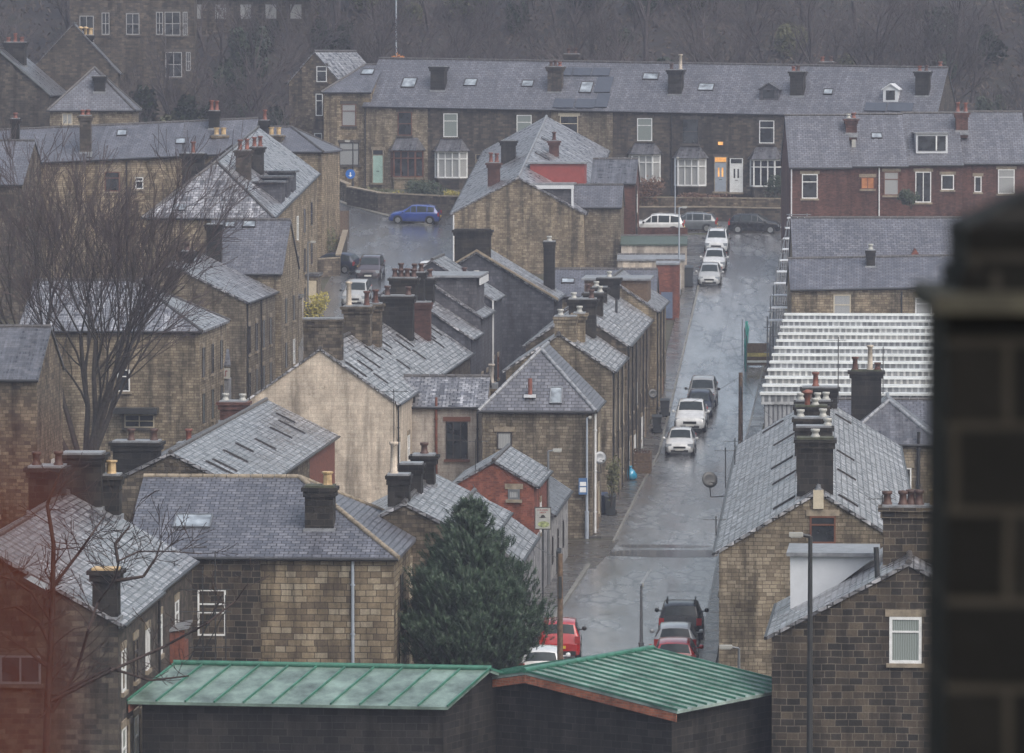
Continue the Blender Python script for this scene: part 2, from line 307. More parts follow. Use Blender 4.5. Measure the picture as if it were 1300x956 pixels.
# ---------------------------------------------------------------- house builder
class House:
    """ridge 'y' runs away from the viewer, ridge 'x' runs across. Local x = right, y = away, z = up."""
    def __init__(s, name, label, anchor, Y, head, W, L, rise, ridge='y', side='R', hips=(0, 0), slope=0., wall=TAN, roof=SLATE,
                 cat='house', group=None, base=None, ov=.18, ridge_mat=None, xslope=0., gut=True, drop=1.2, eav=None):
        a = R(head); s.U = Vector((math.sin(a), math.cos(a), 0)); s.Rt = Vector((math.cos(a), -math.sin(a), 0))
        P = PY(anchor[0], anchor[1], Y)
        O = P - (s.Rt*W if side == 'R' else Vector()); 
        g = gz(O.y) if base is None else base
        s.O = Vector((O.x, O.y, g)); s.W, s.L, s.rise, s.ridge, s.slope, s.xs = W, L, rise, ridge, slope, xslope
        s.he = P.z - g - (xslope*W if side == 'R' else 0); s.hips = hips; s.head = a
        s.root = empty(name, s.O, -a, label, cat, group); s.nm = name
        T = lambda x, y, z: (x, y, z + slope*y + xslope*x); s.T = T
        he = s.he; zb = -drop
        m = MB(); e = .0
        if ridge == 'y':
            h0, h1 = hips; m_ = [(0, 0), (W, 0), (W, L), (0, L)]
            vs = [T(x, y, zb) for x, y in m_] + [T(x, y, he-.02) for x, y in m_]
            fs = [(0, 3, 2, 1), (1, 2, 6, 5), (3, 0, 4, 7)]
            if h0 == 0: vs.append(T(W/2, 0, he+rise-.04)); fs.append((0, 1, 5, 8, 4)); 
            else: fs.append((0, 1, 5, 4))
            k = len(vs)
            if h1 == 0: vs.append(T(W/2, L, he+rise-.04)); fs.append((2, 3, 7, k, 6))
            else: fs.append((2, 3, 7, 6))
            if h0 == 0 and h1 == 0: fs += [(4, 8, 9, 7), (8, 5, 6, 9)]
            else: fs.append((4, 5, 6, 7))
        else:
            m_ = [(0, 0), (W, 0), (W, L), (0, L)]
            vs = [T(x, y, zb) for x, y in m_] + [T(x, y, he-.02) for x, y in m_]
            fs = [(0, 3, 2, 1), (0, 1, 5, 4), (2, 3, 7, 6)]
            h0, h1 = hips
            if h0 == 0: vs.append(T(0, L/2, he+rise-.04)); fs.append((3, 0, 4, 8, 7))
            else: fs.append((3, 0, 4, 7))
            k = len(vs)
            if h1 == 0: vs.append(T(W, L/2, he+rise-.04)); fs.append((1, 2, 6, k, 5))
            else: fs.append((1, 2, 6, 5))
            if h0 == 0 and h1 == 0: fs += [(4, 5, 9, 8), (8, 9, 6, 7)]
            else: fs.append((4, 5, 6, 7))
        m.add(vs, fs); s.wall = m.build('wall', wall, s.root)
        # roof slab
        m = MB(); t = .13; up = .11
        if ridge == 'y': A, B = W, L
        else: A, B = L, W
        def MT(p): return T(p[0], p[1], p[2]) if ridge == 'y' else T(p[1], p[0], p[2])
        k = rise/(A/2); oe = ov
        y0 = -(ov*.5 if hips[0] == 0 else oe); y1 = B + (ov*.5 if hips[1] == 0 else oe)
        r0 = y0 if hips[0] == 0 else hips[0]; r1 = y1 if hips[1] == 0 else B - hips[1]
        ze = he + up - k*oe
        def surf(dz): return [(-oe, y0, ze+dz), (A+oe, y0, ze+dz), (A+oe, y1, ze+dz), (-oe, y1, ze+dz), (A/2, r0, he+rise+up+dz), (A/2, r1, he+rise+up+dz)]
        vs = [MT(p) for p in surf(0)+surf(-t)]
        top = [(1, 2, 5, 4), (3, 0, 4, 5)]; 
        if hips[0]: top.append((0, 1, 4))
        if hips[1]: top.append((2, 3, 5))
        fs = list(top) + [tuple(i+6 for i in reversed(f)) for f in top]
        def rim(a, b): fs.append((a, a+6, b+6, b))
        rim(1, 2) if 0 else None
        edges = [(2, 1), (0, 3)]
        edges += [(1, 0)] if hips[0] else [(1, 4), (4, 0)]
        edges += [(3, 2)] if hips[1] else [(3, 5), (5, 2)]
        for a_, b_ in edges: fs.append((a_, b_, b_+6, a_+6))
        if ridge == 'x': fs = [tuple(reversed(f)) for f in fs]
        m.add(vs, fs); s.roof = m.build('roof', roof, s.root)
        # ridge and hip tiles
        m = MB(); S6 = surf(.0)
        def rt(p, q):
            p, q = Vector(MT(p)), Vector(MT(q)); n = max(1, int((q-p).length/.45))
            for i in range(n):
                a_, b_ = p.lerp(q, i/n), p.lerp(q, (i+.94)/n); m.tube(a_+Vector((0, 0, .0)), b_, .105+.01*rnd.random(), n=6)
        rt(S6[4], S6[5])
        if hips[0]: rt(S6[0], S6[4]); rt(S6[1], S6[4])
        if hips[1]: rt(S6[2], S6[5]); rt(S6[3], S6[5])
        m.build('ridge_tiles', ridge_mat or RIDGE, s.root)
        if gut:
            m = MB(); zg = ze - .07
            ends = [((-oe-.04, y0, zg), (-oe-.04, y1, zg)), ((A+oe+.04, y0, zg), (A+oe+.04, y1, zg))]
            if hips[0]: ends.append(((-oe, y0-.04, zg), (A+oe, y0-.04, zg)))
            for p, q in ends: m = MB(); m.tube(MT(p), MT(q), .065, n=6); m.build('gutter', GUT, s.root)
    def roofz(s, x, y):
        if s.ridge == 'y': d = abs(x-s.W/2)/(s.W/2)
        else: d = abs(y-s.L/2)/(s.L/2)
        z = s.he + s.rise*(1-min(1, d))
        if s.ridge == 'y' and s.hips[0] and y < s.hips[0]: z = min(z, s.he+s.rise*max(0, y)/s.hips[0])
        return z + s.slope*y + s.xs*x
    def face(s, nm):
        W, L, he, sl, xs = s.W, s.L, s.he, s.slope, s.xs
        V = Vector
        if nm == 'front': o, t, u = V((0, 0, 0)), V((1, 0, 0)), V((0, 0, 1))
        elif nm == 'right': o, t, u = V((W, 0, 0)), V((0, 1, 0)), V((0, 0, 1))
        elif nm == 'left': o, t, u = V((0, L, 0)), V((0, -1, 0)), V((0, 0, 1))
        elif nm == 'back': o, t, u = V((W, L, 0)), V((-1, 0, 0)), V((0, 0, 1))
        elif nm == 'rf': o, t, u = V((0, 0, he+.11)), V((1, 0, xs)).normalized(), V((0, L/2, s.rise+sl*L/2)).normalized()
        elif nm == 'rh': o, t, u = V((0, 0, he+.11)), V((1, 0, xs)).normalized(), V((0, s.hips[0], s.rise)).normalized()
        elif nm == 'rr': o, t, u = V((W, 0, he+.11+xs*W)), V((0, 1, sl)).normalized(), V((-W/2, 0, s.rise)).normalized()
        elif nm == 'rl': o, t, u = V((0, L, he+.11+sl*L)), V((0, -1, -sl)).normalized(), V((W/2, 0, s.rise)).normalized()
        n = t.cross(u).normalized()
        return o, t, u, n
    def loc(s, wp):
        d = Vector(wp) - s.O; return Vector((d.dot(s.Rt), d.dot(s.U), d.z))
    def hit(s, nm, px, py):
        o, t, u, n = s.face(nm)
        c = s.loc(CAMP); d = ray(px, py); dl = Vector((d.dot(s.Rt), d.dot(s.U), d.z))
        k = (o-c).dot(n)/dl.dot(n); p = c + dl*k
        return (p-o).dot(t), (p-o).dot(u)
    def aty(s, px, py, yl):
        c = s.loc(CAMP); d = ray(px, py); dl = Vector((d.dot(s.Rt), d.dot(s.U), d.z)); return c + dl*((yl-c.y)/dl.y)
    def bar(s, m, fc, u0, u1, v0, v1, d0, d1):
        o, t, u, n = fc; m.obox(o + t*u0 + u*v0 + n*d0, t*(u1-u0), u*(v1-v0), n*(d1-d0))
    def rect(s, nm, r):
        if r[0] == 'c':
            a, b = s.hit(nm, r[1], r[2]); return a-r[3]/2, a+r[3]/2, b-r[4]/2, b+r[4]/2
        if r[0] == 'l': return r[1]-r[3]/2, r[1]+r[3]/2, r[2]-r[4]/2, r[2]+r[4]/2
        x0, y0, x1, y1 = r; xm, ym = (x0+x1)/2, (y0+y1)/2
        a = s.hit(nm, x0, ym)[0]; b = s.hit(nm, x1, ym)[0]; c = s.hit(nm, xm, y1)[1]; d = s.hit(nm, xm, y0)[1]
        return min(a, b), max(a, b), min(c, d), max(c, d)
    def window(s, nm, r, fr=WHITE, pane=GLASS, split='t', trim=STONET, name='window', label=None, th=.07):
        u0, u1, v0, v1 = s.rect(nm, r); fc = s.face(nm); m = MB(); B = lambda *a: s.bar(m, fc, *a)
        B(u0, u1, v0, v0+th, .004, .05); B(u0, u1, v1-th, v1, .004, .05); B(u0, u0+th, v0+th, v1-th, .004, .05); B(u1-th, u1, v0+th, v1-th, .004, .05)
        if 't' in split: vv = v0+(v1-v0)*.68; B(u0+th, u1-th, vv-.03, vv+.03, .006, .052)
        if 'm' in split: uu = (u0+u1)/2; B(uu-.03, uu+.03, v0+th, v1-th, .008, .054)
        if '3' in split:
            for q in (1/3, 2/3): uu = u0+(u1-u0)*q; B(uu-.03, uu+.03, v0+th, v1-th, .008, .054)
        if 'h' in split: vv = (v0+v1)/2; B(u0+th, u1-th, vv-.03, vv+.03, .006, .052)
        o = m.build(name, fr, s.root)
        if label: o['label'] = label
        m = MB(); s.bar(m, fc, u0+.02, u1-.02, v0+.02, v1-.02, .003, .022); m.build('pane', pane, o)
        if trim:
            m = MB(); s.bar(m, fc, u0-.1, u1+.1, v0-.14, v0-.002, .002, .11); m.build('sill', trim, o)
            m = MB(); s.bar(m, fc, u0-.14, u1+.14, v1+.002, v1+.24, .002, .055); m.build('lintel', trim, o)
        return o
    def skylight(s, nm, r, pane=SKYG, fr=DFRAME, hgt=.09):
        u0, u1, v0, v1 = s.rect(nm, r); fc = s.face(nm); m = MB(); B = lambda *a: s.bar(m, fc, *a); t = .06
        B(u0, u1, v0, v0+t, -.03, hgt); B(u0, u1, v1-t, v1, -.03, hgt); B(u0, u0+t, v0+t, v1-t, -.03, hgt); B(u1-t, u1, v0+t, v1-t, -.03, hgt)
        o = m.build('skylight', fr, s.root); m = MB(); s.bar(m, fc, u0+.03, u1-.03, v0+.03, v1-.03, -.02, hgt-.03); m.build('pane', pane, o)
        return o
    def door(s, nm, r, mat=WHITE, fan=None, trim=STONET, glazed=False):
        u0, u1, v0, v1 = s.rect(nm, r); fc = s.face(nm); m = MB(); fh = .0 if fan is None else .42
        s.bar(m, fc, u0+.06, u1-.06, v0, v1-fh-.03, .004, .06); o = m.build('door', mat, s.root)
        m = MB(); s.bar(m, fc, u0-.02, u0+.06, v0, v1, .003, .075); s.bar(m, fc, u1-.06, u1+.02, v0, v1, .003, .075); s.bar(m, fc, u0+.06, u1-.06, v1-.05, v1, .003, .075)
        s.bar(m, fc, u0+.06, u1-.06, v1-fh-.07, v1-fh, .003, .075); m.build('door_frame', WHITE if mat is WHITE else STONET, o)
        if fan: m = MB(); s.bar(m, fc, u0+.06, u1-.06, v1-fh, v1-.05, .003, .04); m.build('fanlight', fan, o)
        m = MB(); uu = (u0+u1)/2; vm = v0+(v1-fh-v0)*.62
        if glazed:
            for q in (-.16, .16): s.bar(m, fc, uu+q-.07, uu+q+.07, vm-.3, vm+.45, .058, .064)
            m.build('door_glazing', LIT if fan is LIT else GLASS, o)
        m = MB(); s.bar(m, fc, uu-.12, uu+.12, v0+.95, v0+1.0, .06, .075); m.build('letter_box', DMETAL, o)
        m = MB(); s.bar(m, fc, u0-.12, u1+.12, v1+.002, v1+.22, .003, .06); m.build('lintel', trim, o)
        m = MB(); s.bar(m, fc, u0-.1, u1+.1, v0-.16, v0-.002, .002, .3); m.build('doorstep', STONET, o)
        return o
    def chimney(s, yl, x0, x1, ytop, d=.9, pots=(), mat=None, cap=LEAD, yb=None, corb=.09, potmat=TERRA, label=None, poth=.5, lean=0):
        p0, p1 = s.aty(x0, ytop, yl), s.aty(x1, ytop, yl); xa, xb, zt = p0.x, p1.x, p0.z
        zb = min(s.roofz(xa, yl), s.roofz(xb, yl), s.roofz(xa, yl+d), s.roofz(xb, yl+d)) - .35
        m = MB(); mat = mat or SOOT
        m.box(xa, xb, yl, yl+d, zb, zt-.42); 
        m.box(xa-corb, xb+corb, yl-corb, yl+d+corb, zt-.42, zt-.2); m.box(xa-corb*1.9, xb+corb*1.9, yl-corb*1.9, yl+d+corb*1.9, zt-.2, zt-.06)
        o = m.build('chimney', mat, s.root)
        if label: o['label'] = label
        m = MB(); m.box(xa-.02, xb+.02, yl-.02, yl+d+.02, zt-.06, zt+.01); m.build('flaunching', cap, o)
        m = MB(); zf = s.roofz((xa+xb)/2, yl); 
        m.box(xa-.07, xb+.07, yl-.07, yl+d+.07, min(s.roofz(xa, yl), s.roofz(xb, yl))-.15, s.roofz((xa+xb)/2, yl)+.2 if s.ridge == 'x' else min(s.roofz(xa, yl), s.roofz(xb, yl))+.22)
        m.build('flashing', LEAD, o)
        n = len(pots)
        for i, k in enumerate(pots):
            if k == '-': continue
            hh = {'t': .72, 's': .4, 'm': .6, 'c': .5, 'b': .55, 'w': .35, 'd': .5, 'x': 1.2}[k]*(.92+.16*rnd.random()); r = .15
            cx = xa + (xb-xa)*(i+.5)/n; cy = yl+d/2+rnd.uniform(-.06, .06)
            m = MB()
            if k == 'c': m.lathe((cx, cy, zt-.02), [(.13, 0), (.13, hh), (.24, hh+.03), (.24, hh+.12), (.05, hh+.2)], 10)
            elif k == 'b': m.lathe((cx, cy, zt-.02), [(.2, 0), (.17, .1), (.16, hh-.1), (.22, hh-.06), (.22, hh), (.16, hh)], 8, smooth=False)
            else: m.lathe((cx, cy, zt-.02), [(r+.03, 0), (r+.03, .07), (r-.01, .12), (r-.03, hh-.14), (r+.025, hh-.1), (r+.03, hh), (r-.04, hh), (r-.05, hh-.1)], 10)
            pm = {'b': BUFF, 'w': POTW, 'd': POTD, 'x': CREAM}.get(k, potmat)
            m.build('chimney_pot', pm, o)
        return o, (xa, xb, zt)
    def aerial(s, x, y, z, h=1.6, kind='yagi'):
        m = MB(); m.tube((x, y, z), (x, y, z+h), .02, n=5)
        m.tube((x-.5, y, z+h-.1), (x+.5, y+.25, z+h-.1), .014, n=4)
        for i in range(7): a = -.5+i/6; m.tube((x+a-.06, y+.12*a-.25, z+h-.1), (x+a+.06, y+.12*a+.25, z+h-.1), .009, n=4)
        m.build('aerial', DMETAL, s.root)
    def box(s, name, x0, x1, y0, y1, z0, z1, mat, parent=None):
        m = MB(); m.box(x0, x1, y0, y1, z0, z1); return m.build(name, mat, parent or s.root)
    def pipe(s, nm, u, z0=0, z1=None, mat=GUT, r=.05):
        o, t, uu, n = s.face(nm); z1 = s.he-.1 if z1 is None else z1
        m = MB(); p = o+t*u+n*.09; zs = s.slope*(u if nm == 'right' else 0)
        m.tube(p+Vector((0, 0, z0+zs)), p+Vector((0, 0, z1+zs)), r, n=6)
        for i in range(3): q = p+Vector((0, 0, z0+zs+(z1-z0)*(i+.5)/3)); m.tube(q, q+Vector((0, 0, .06)), r*1.5, n=6)
        m.build('drainpipe', mat, s.root)
    def sidewins(s, nm, n, floors=(1.5, 4.2), w=.95, h=1.4, start=1.2, step=None, fr=WHITE, trim=STONET, doors=True, pane=None):
        ln = s.L if nm in ('right', 'left') else s.W; step = step or (ln-start)/n
        for i in range(n):
            for k, z in enumerate(floors):
                u = start + i*step; sl = s.slope*(u if nm == 'right' else (ln-u)) if nm in ('right', 'left') else 0
                f = fr if rnd.random() < .75 else rnd.choice([DFRAME, BFRAME, WHITE])
                s.window(nm, ('l', u, z+sl, w, h), f, pane or rnd.choice([GLASS, GLASS, CURT, CURTG]), rnd.choice(['t', 't', 'm', 'h']), trim)
            if doors and i < n-1 or (doors and n == 1):
                u = start+(i+.5)*step; sl = s.slope*(u if nm == 'right' else (ln-u))
                s.door(nm, ('l', u, 1.1+sl, .95, 2.2), rnd.choice([WHITE, BFRAME, DFRAME, REDP]), None, trim)
    def dormer(s, x0, x1, y0, y1, z0, z1, wall=SLATEHUNG, top=LEAD, gable=0, fr=WHITE, win=None, ovh=.12, open_='y'):
        m = MB(); m.box(x0, x1, y0, y1, z0, z1); o = m.build('dormer', wall, s.root); m = MB()
        if gable:
            xm = (x0+x1)/2; g = gable; e = ovh
            for sx in (-1, 1):
                xe = xm+sx*((x1-x0)/2+e); zz = z1-.1
                m.poly([(xe, y0-e, zz), (xm, y0-e, z1+g), (xm, y1, z1+g), (xe, y1, zz)], (0, 0, .08))
            m2 = MB(); m2.poly([(x0, y0+.004, z1), (x1, y0+.004, z1), (xm, y0+.004, z1+g)], (0, .1, 0)); m2.build('dormer_gable', fr, o)
        else: m.box(x0-ovh, x1+ovh, y0-ovh, y1+ovh, z1, z1+.12)
        m.build('dormer_roof', top, o)
        if win == 'y':
            m = MB(); w_ = x1-x0
            for a, b, c, d in ((x0+.1, x1-.1, z0_, z0_+.09) for z0_ in (z1-1.05, z1-.2)): m.box(a, b, y0-.05, y0-.004, c, d)
            for q in (x0+.1, x0+.1+(w_-.2)*.62, x1-.19): m.box(q, q+.09, y0-.06, y0-.006, z1-1.05, z1-.11)
            f = m.build('window', fr, o); m = MB(); m.box(x0+.14, x1-.14, y0-.03, y0-.003, z1-1.0, z1-.15); 
            m.build('pane', GLASS, f) if 0 else m.build('window_pane', GLASS, o)
        return o
# ---------------------------------------------------------------- ground, road, pavements
def ground_mat(name, stops, rough=(.5, .9), scale=.35, bump=.3, fine=9., streak=(1, 1, 1), spec=.5):
    m, nt, bs = newmat(name); L = nt.links
    ge = N(nt, 'ShaderNodeTexCoord'); mp = N(nt, 'ShaderNodeMapping'); mp.inputs['Scale'].default_value = streak
    L.new(ge.outputs['Object'], mp.inputs[0])
    a = N(nt, 'ShaderNodeTexNoise', i_Scale=scale, i_Detail=8., i_Roughness=.65, i_Distortion=.6); L.new(mp.outputs[0], a.inputs['Vector'])
    b = N(nt, 'ShaderNodeTexNoise', i_Scale=fine, i_Detail=4.); L.new(ge.outputs['Object'], b.inputs['Vector'])
    mx = N(nt, 'ShaderNodeMix', data_type='RGBA', blend_type='MULTIPLY'); mx.inputs['Factor'].default_value = .6
    L.new(ramp(nt, stops, a.outputs['Fac']), mx.inputs['A']); L.new(ramp(nt, [(.3, (.6,)*3), (.7, (1.3,)*3)], b.outputs['Fac']), mx.inputs['B'])
    L.new(mx.outputs['Result'], bs.inputs['Base Color'])
    r = N(nt, 'ShaderNodeMapRange'); r.inputs['From Min'].default_value = .3; r.inputs['From Max'].default_value = .7
    r.inputs['To Min'].default_value = rough[0]; r.inputs['To Max'].default_value = rough[1]
    L.new(a.outputs['Fac'], r.inputs['Value']); L.new(r.outputs[0], bs.inputs['Roughness'])
    bp = N(nt, 'ShaderNodeBump'); bp.inputs['Strength'].default_value = bump; bp.inputs['Distance'].default_value = .02
    L.new(b.outputs['Fac'], bp.inputs['Height']); L.new(bp.outputs[0], bs.inputs['Normal']); bs.inputs['Specular IOR Level'].default_value = spec
    return m
def road_mat(name, base, crack=1.0, puddle=.5):
    # wet, patched and cracked tarmac: puddled film where the broad noise is low
    m, nt, bs = newmat(name); L = nt.links
    tc = N(nt, 'ShaderNodeTexCoord'); mp = N(nt, 'ShaderNodeMapping'); mp.inputs['Scale'].default_value = (.5, .11, .3); L.new(tc.outputs['Object'], mp.inputs[0])
    a = N(nt, 'ShaderNodeTexNoise', i_Scale=1., i_Detail=7., i_Roughness=.66, i_Distortion=.15); L.new(mp.outputs[0], a.inputs['Vector'])
    f = N(nt, 'ShaderNodeTexNoise', i_Scale=6., i_Detail=6., i_Roughness=.7); L.new(tc.outputs['Object'], f.inputs['Vector'])
    mp2 = N(nt, 'ShaderNodeMapping'); mp2.inputs['Scale'].default_value = (1.3, .38, .5); L.new(tc.outputs['Object'], mp2.inputs[0])
    ad = N(nt, 'ShaderNodeVectorMath', operation='ADD'); s = N(nt, 'ShaderNodeVectorMath', operation='SCALE'); s.inputs['Scale'].default_value = .8
    L.new(f.outputs['Color'], s.inputs[0]); L.new(mp2.outputs[0], ad.inputs[0]); L.new(s.outputs[0], ad.inputs[1])
    vo = N(nt, 'ShaderNodeTexVoronoi', feature='DISTANCE_TO_EDGE', i_Scale=.9); L.new(ad.outputs[0], vo.inputs['Vector'])
    ck = ramp(nt, [(0, (.05,)*3), (.04, (.25,)*3), (.09, (1,)*3)], vo.outputs['Distance'])
    gate = ramp(nt, [(.4, (0,)*3), (.52, (crack,)*3)], a.outputs['Fac'])
    c0 = ramp(nt, [(.3, tuple(c*.6 for c in base)), (.5, base), (.72, tuple(c*1.5 for c in base))], f.outputs['Fac'])
    wr_ = N(nt, 'ShaderNodeMix', data_type='RGBA', blend_type='MULTIPLY'); wr_.inputs['Factor'].default_value = 1
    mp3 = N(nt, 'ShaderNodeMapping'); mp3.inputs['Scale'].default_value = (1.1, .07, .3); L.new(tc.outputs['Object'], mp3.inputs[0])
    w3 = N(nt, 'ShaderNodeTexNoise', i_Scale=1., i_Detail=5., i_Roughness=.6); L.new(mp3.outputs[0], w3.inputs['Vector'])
    L.new(c0, wr_.inputs['A']); L.new(ramp(nt, [(.33, (.65,)*3), (.5, (1.,)*3), (.66, (1.35,)*3)], w3.outputs['Fac']), wr_.inputs['B']); c0 = wr_.outputs['Result']  # pale worn streaks, brightened in the colour to read as wet sheen
    mx = N(nt, 'ShaderNodeMix', data_type='RGBA', blend_type='MULTIPLY'); L.new(gate, mx.inputs['Factor']); L.new(c0, mx.inputs['A']); L.new(ck, mx.inputs['B'])
    L.new(mx.outputs['Result'], bs.inputs['Base Color'])
    r = ramp(nt, [(.36, (.05,)*3), (.45, (.16,)*3), (.58, (.34,)*3), (.75, (.55,)*3)], a.outputs['Fac'])
    L.new(r, bs.inputs['Roughness'])
    bp = N(nt, 'ShaderNodeBump'); bp.inputs['Strength'].default_value = .14; bp.inputs['Distance'].default_value = .03
    hm = N(nt, 'ShaderNodeMix', data_type='RGBA', blend_type='MULTIPLY'); hm.inputs['Factor'].default_value = 1
    L.new(f.outputs['Fac'], hm.inputs['A']); L.new(ck, hm.inputs['B']); L.new(hm.outputs['Result'], bp.inputs['Height']); L.new(bp.outputs[0], bs.inputs['Normal'])
    bs.inputs['Specular IOR Level'].default_value = .8; bs.inputs['Coat Weight'].default_value = 1; bs.inputs['Coat Roughness'].default_value = .24; bs.inputs['Coat IOR'].default_value = 1.4
    return m
def flag_mat(name, stops, bw, rh, rough=(.15, .55)):
    m, nt, bs = newmat(name); L = nt.links
    tc = N(nt, 'ShaderNodeTexCoord'); br = N(nt, 'ShaderNodeTexBrick'); br.inputs['Scale'].default_value = 1
    br.inputs['Color1'].default_value = (0, 0, 0, 1); br.inputs['Color2'].default_value = (1, 1, 1, 1); br.inputs['Mortar'].default_value = (.1, .1, .1, 1)
    br.inputs['Brick Width'].default_value = bw; br.inputs['Row Height'].default_value = rh; br.inputs['Mortar Size'].default_value = .02
    L.new(tc.outputs['Object'], br.inputs['Vector'])
    no = N(nt, 'ShaderNodeTexNoise', i_Scale=.7, i_Detail=6.); L.new(tc.outputs['Object'], no.inputs['Vector'])
    mx = N(nt, 'ShaderNodeMix', data_type='RGBA'); mx.inputs['B'].default_value = (.02, .018, .016, 1); L.new(br.outputs['Fac'], mx.inputs['Factor'])
    L.new(ramp(nt, stops, br.outputs['Color']), mx.inputs['A']); L.new(mx.outputs['Result'], bs.inputs['Base Color'])
    r = N(nt, 'ShaderNodeMapRange'); r.inputs['From Min'].default_value = .3; r.inputs['From Max'].default_value = .7; r.inputs['To Min'].default_value = rough[0]; r.inputs['To Max'].default_value = rough[1]
    L.new(no.outputs['Fac'], r.inputs['Value']); L.new(r.outputs[0], bs.inputs['Roughness'])
    bp = N(nt, 'ShaderNodeBump'); bp.inputs['Strength'].default_value = .5; bp.inputs['Distance'].default_value = .02
    iv = N(nt, 'ShaderNodeMath', operation='SUBTRACT'); iv.inputs[0].default_value = 1; L.new(br.outputs['Fac'], iv.inputs[1]); L.new(iv.outputs[0], bp.inputs['Height']); L.new(bp.outputs[0], bs.inputs['Normal'])
    return m
EARTH = ground_mat('damp_ground', [(.3, (.035, .03, .022)), (.5, (.06, .055, .035)), (.7, (.055, .065, .03))])
WOODF = ground_mat('woodland_floor', [(.3, (.009, .008, .009)), (.5, (.024, .019, .018)), (.7, (.02, .022, .016))])
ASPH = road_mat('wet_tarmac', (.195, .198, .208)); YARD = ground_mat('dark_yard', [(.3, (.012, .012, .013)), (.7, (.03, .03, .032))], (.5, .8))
ASPH2 = road_mat('wet_side_tarmac', (.13, .136, .148), .6)
FLAG = flag_mat('wet_flagstones', [(0, (.06, .058, .06)), (1, (.13, .125, .12))], .75, .6, (.12, .4)); SETT = flag_mat('wet_setts', [(0, (.05, .042, .035)), (1, (.1, .085, .07))], .25, .14, (.15, .5))
KERB = plain('kerb_stone', (.2, .19, .17), .4, var=.35); PAINT = plain('road_paint', (.3, .3, .3), .35, var=.6, scale=9); YEL = plain('yellow_line_paint', (.45, .36, .12), .4, var=.4)
PUD = plain('rain_water', (.1, .1, .11), .28, spec=.9, coat=1, var=.2)
def sheet(name, xs, ys, zf, mat, kind='structure'):
    m = MB(); nx = len(xs); vs = [(x, y, zf(x, y)) for y in ys for x in xs]
    m.add(vs, [(j*nx+i, j*nx+i+1, (j+1)*nx+i+1, (j+1)*nx+i) for j in range(len(ys)-1) for i in range(nx-1)], True)
    return tag(m.build(name, mat), kind=kind)
ysg = [-160, -60, 0, 60, 120, 180, 240, 300] + [310+2*i for i in range(16)] + [344+6*i for i in range(17)] + [444, 446, 449, 453, 456] + [458+2*i for i in range(10)] + [482+8*i for i in range(15)] + [600, 640, 680]
sheet('ground', [-300, -200]+[-120+12*i for i in range(21)]+[200, 300], ysg, lambda x, y: gz(y) + (0 if y < 470 else .8*noise.noise(Vector((x*.05, y*.05, 0)))), EARTH)
sheet('hillside', [-140+5*i for i in range(57)], [457+3*i for i in range(48)], lambda x, y: gz(y)+.06+(0 if y < 470 else 1.0+.9*noise.noise(Vector((x*.11, y*.11, 3)))), WOODF)
def rows_interp(rows, step=5):
    rows = sorted(rows); out = []
    for (a, *p), (b, *q) in zip(rows, rows[1:]):
        n = max(1, int((b-a)/step))
        for i in range(n): t = i/n; out.append((a+(b-a)*t, *[u+(v-u)*t for u, v in zip(p, q)]))
    out.append(rows[-1]); return out
def strip(name, rows, off, mat, skirt=0., kind='structure', step=5):
    m = MB(); R_ = rows_interp(rows, step); vs = []
    for y, xl, xr in R_:
        a, b = G(xl, y), G(xr, y)
        for k in range(5): p = a.lerp(b, k/4); vs.append((p.x, p.y, gz(p.y)+off))
    n = len(R_)
    m.add(vs, [(j*5+i+5, j*5+i+6, j*5+i+1, j*5+i) for j in range(n-1) for i in range(4)])
    if skirt:
        for c in (0, 4):
            for j in range(n-1):
                p, q = Vector(vs[j*5+c]), Vector(vs[j*5+5+c]); d = Vector((0, 0, skirt)); m.add([p, q, q-d, p-d], [(0, 1, 2, 3)])
        for j in (0, n-1):
            p, q = Vector(vs[j*5]), Vector(vs[j*5+4]); d = Vector((0, 0, skirt)); m.add([p, q, q-d, p-d], [(0, 1, 2, 3)])
    return tag(m.build(name, mat), kind=kind)
LK = [(286, 905), (300, 902), (330, 895), (377, 885), (450, 868), (540, 847), (576, 838), (620, 815), (666, 792), (690, 780)]
RK = [(286, 1000), (330, 990), (377, 983), (450, 972), (540, 951), (576, 941), (620, 928), (666, 917), (713, 910), (774, 898), (838, 886), (930, 862)]
LK2 = [(719, 750), (774, 714), (838, 676), (930, 622)]
def X(tab, y):
    if y <= tab[0][0]: return tab[0][1]
    for (a, p), (b, q) in zip(tab, tab[1:]):
        if y <= b: return p+(q-p)*(y-a)/(b-a)
    return tab[-1][1]
yy = [286, 300, 330, 377, 450, 540, 576, 620, 666, 690]
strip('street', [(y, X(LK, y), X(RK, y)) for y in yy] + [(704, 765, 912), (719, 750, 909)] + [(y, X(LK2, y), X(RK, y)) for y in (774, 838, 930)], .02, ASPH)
strip('cross_road', [(271, 640, 1180), (296, 630, 1190)], .012, ASPH2)
strip('junction_setts', [(686, 640, 786), (700, 630, 776), (722, 620, 755)], .03, SETT)
strip('upper_road', [(236, 330, 440), (250, 370, 500), (262, 400, 600), (283, 412, 640), (300, 425, 640), (345, 424, 585), (400, 392, 562), (440, 380, 520), (500, 330, 420)], .008, ASPH2)
strip('pavement', [(300, 872, 899), (330, 869, 892), (377, 865, 882), (450, 846, 866), (540, 826, 845), (576, 806, 836), (620, 782, 813), (666, 757, 790), (684, 746, 780)], .13, FLAG, .16)
strip('kerb', [(y, X(LK, y)-2.6*(y+300)/900, X(LK, y)) for y in (300, 330, 377, 450, 540, 576, 620, 666, 690)], .14, KERB, .18)
strip('kerb', [(y, X(LK2, y)-5, X(LK2, y)) for y in (719, 774, 838, 930)], .14, KERB, .18)
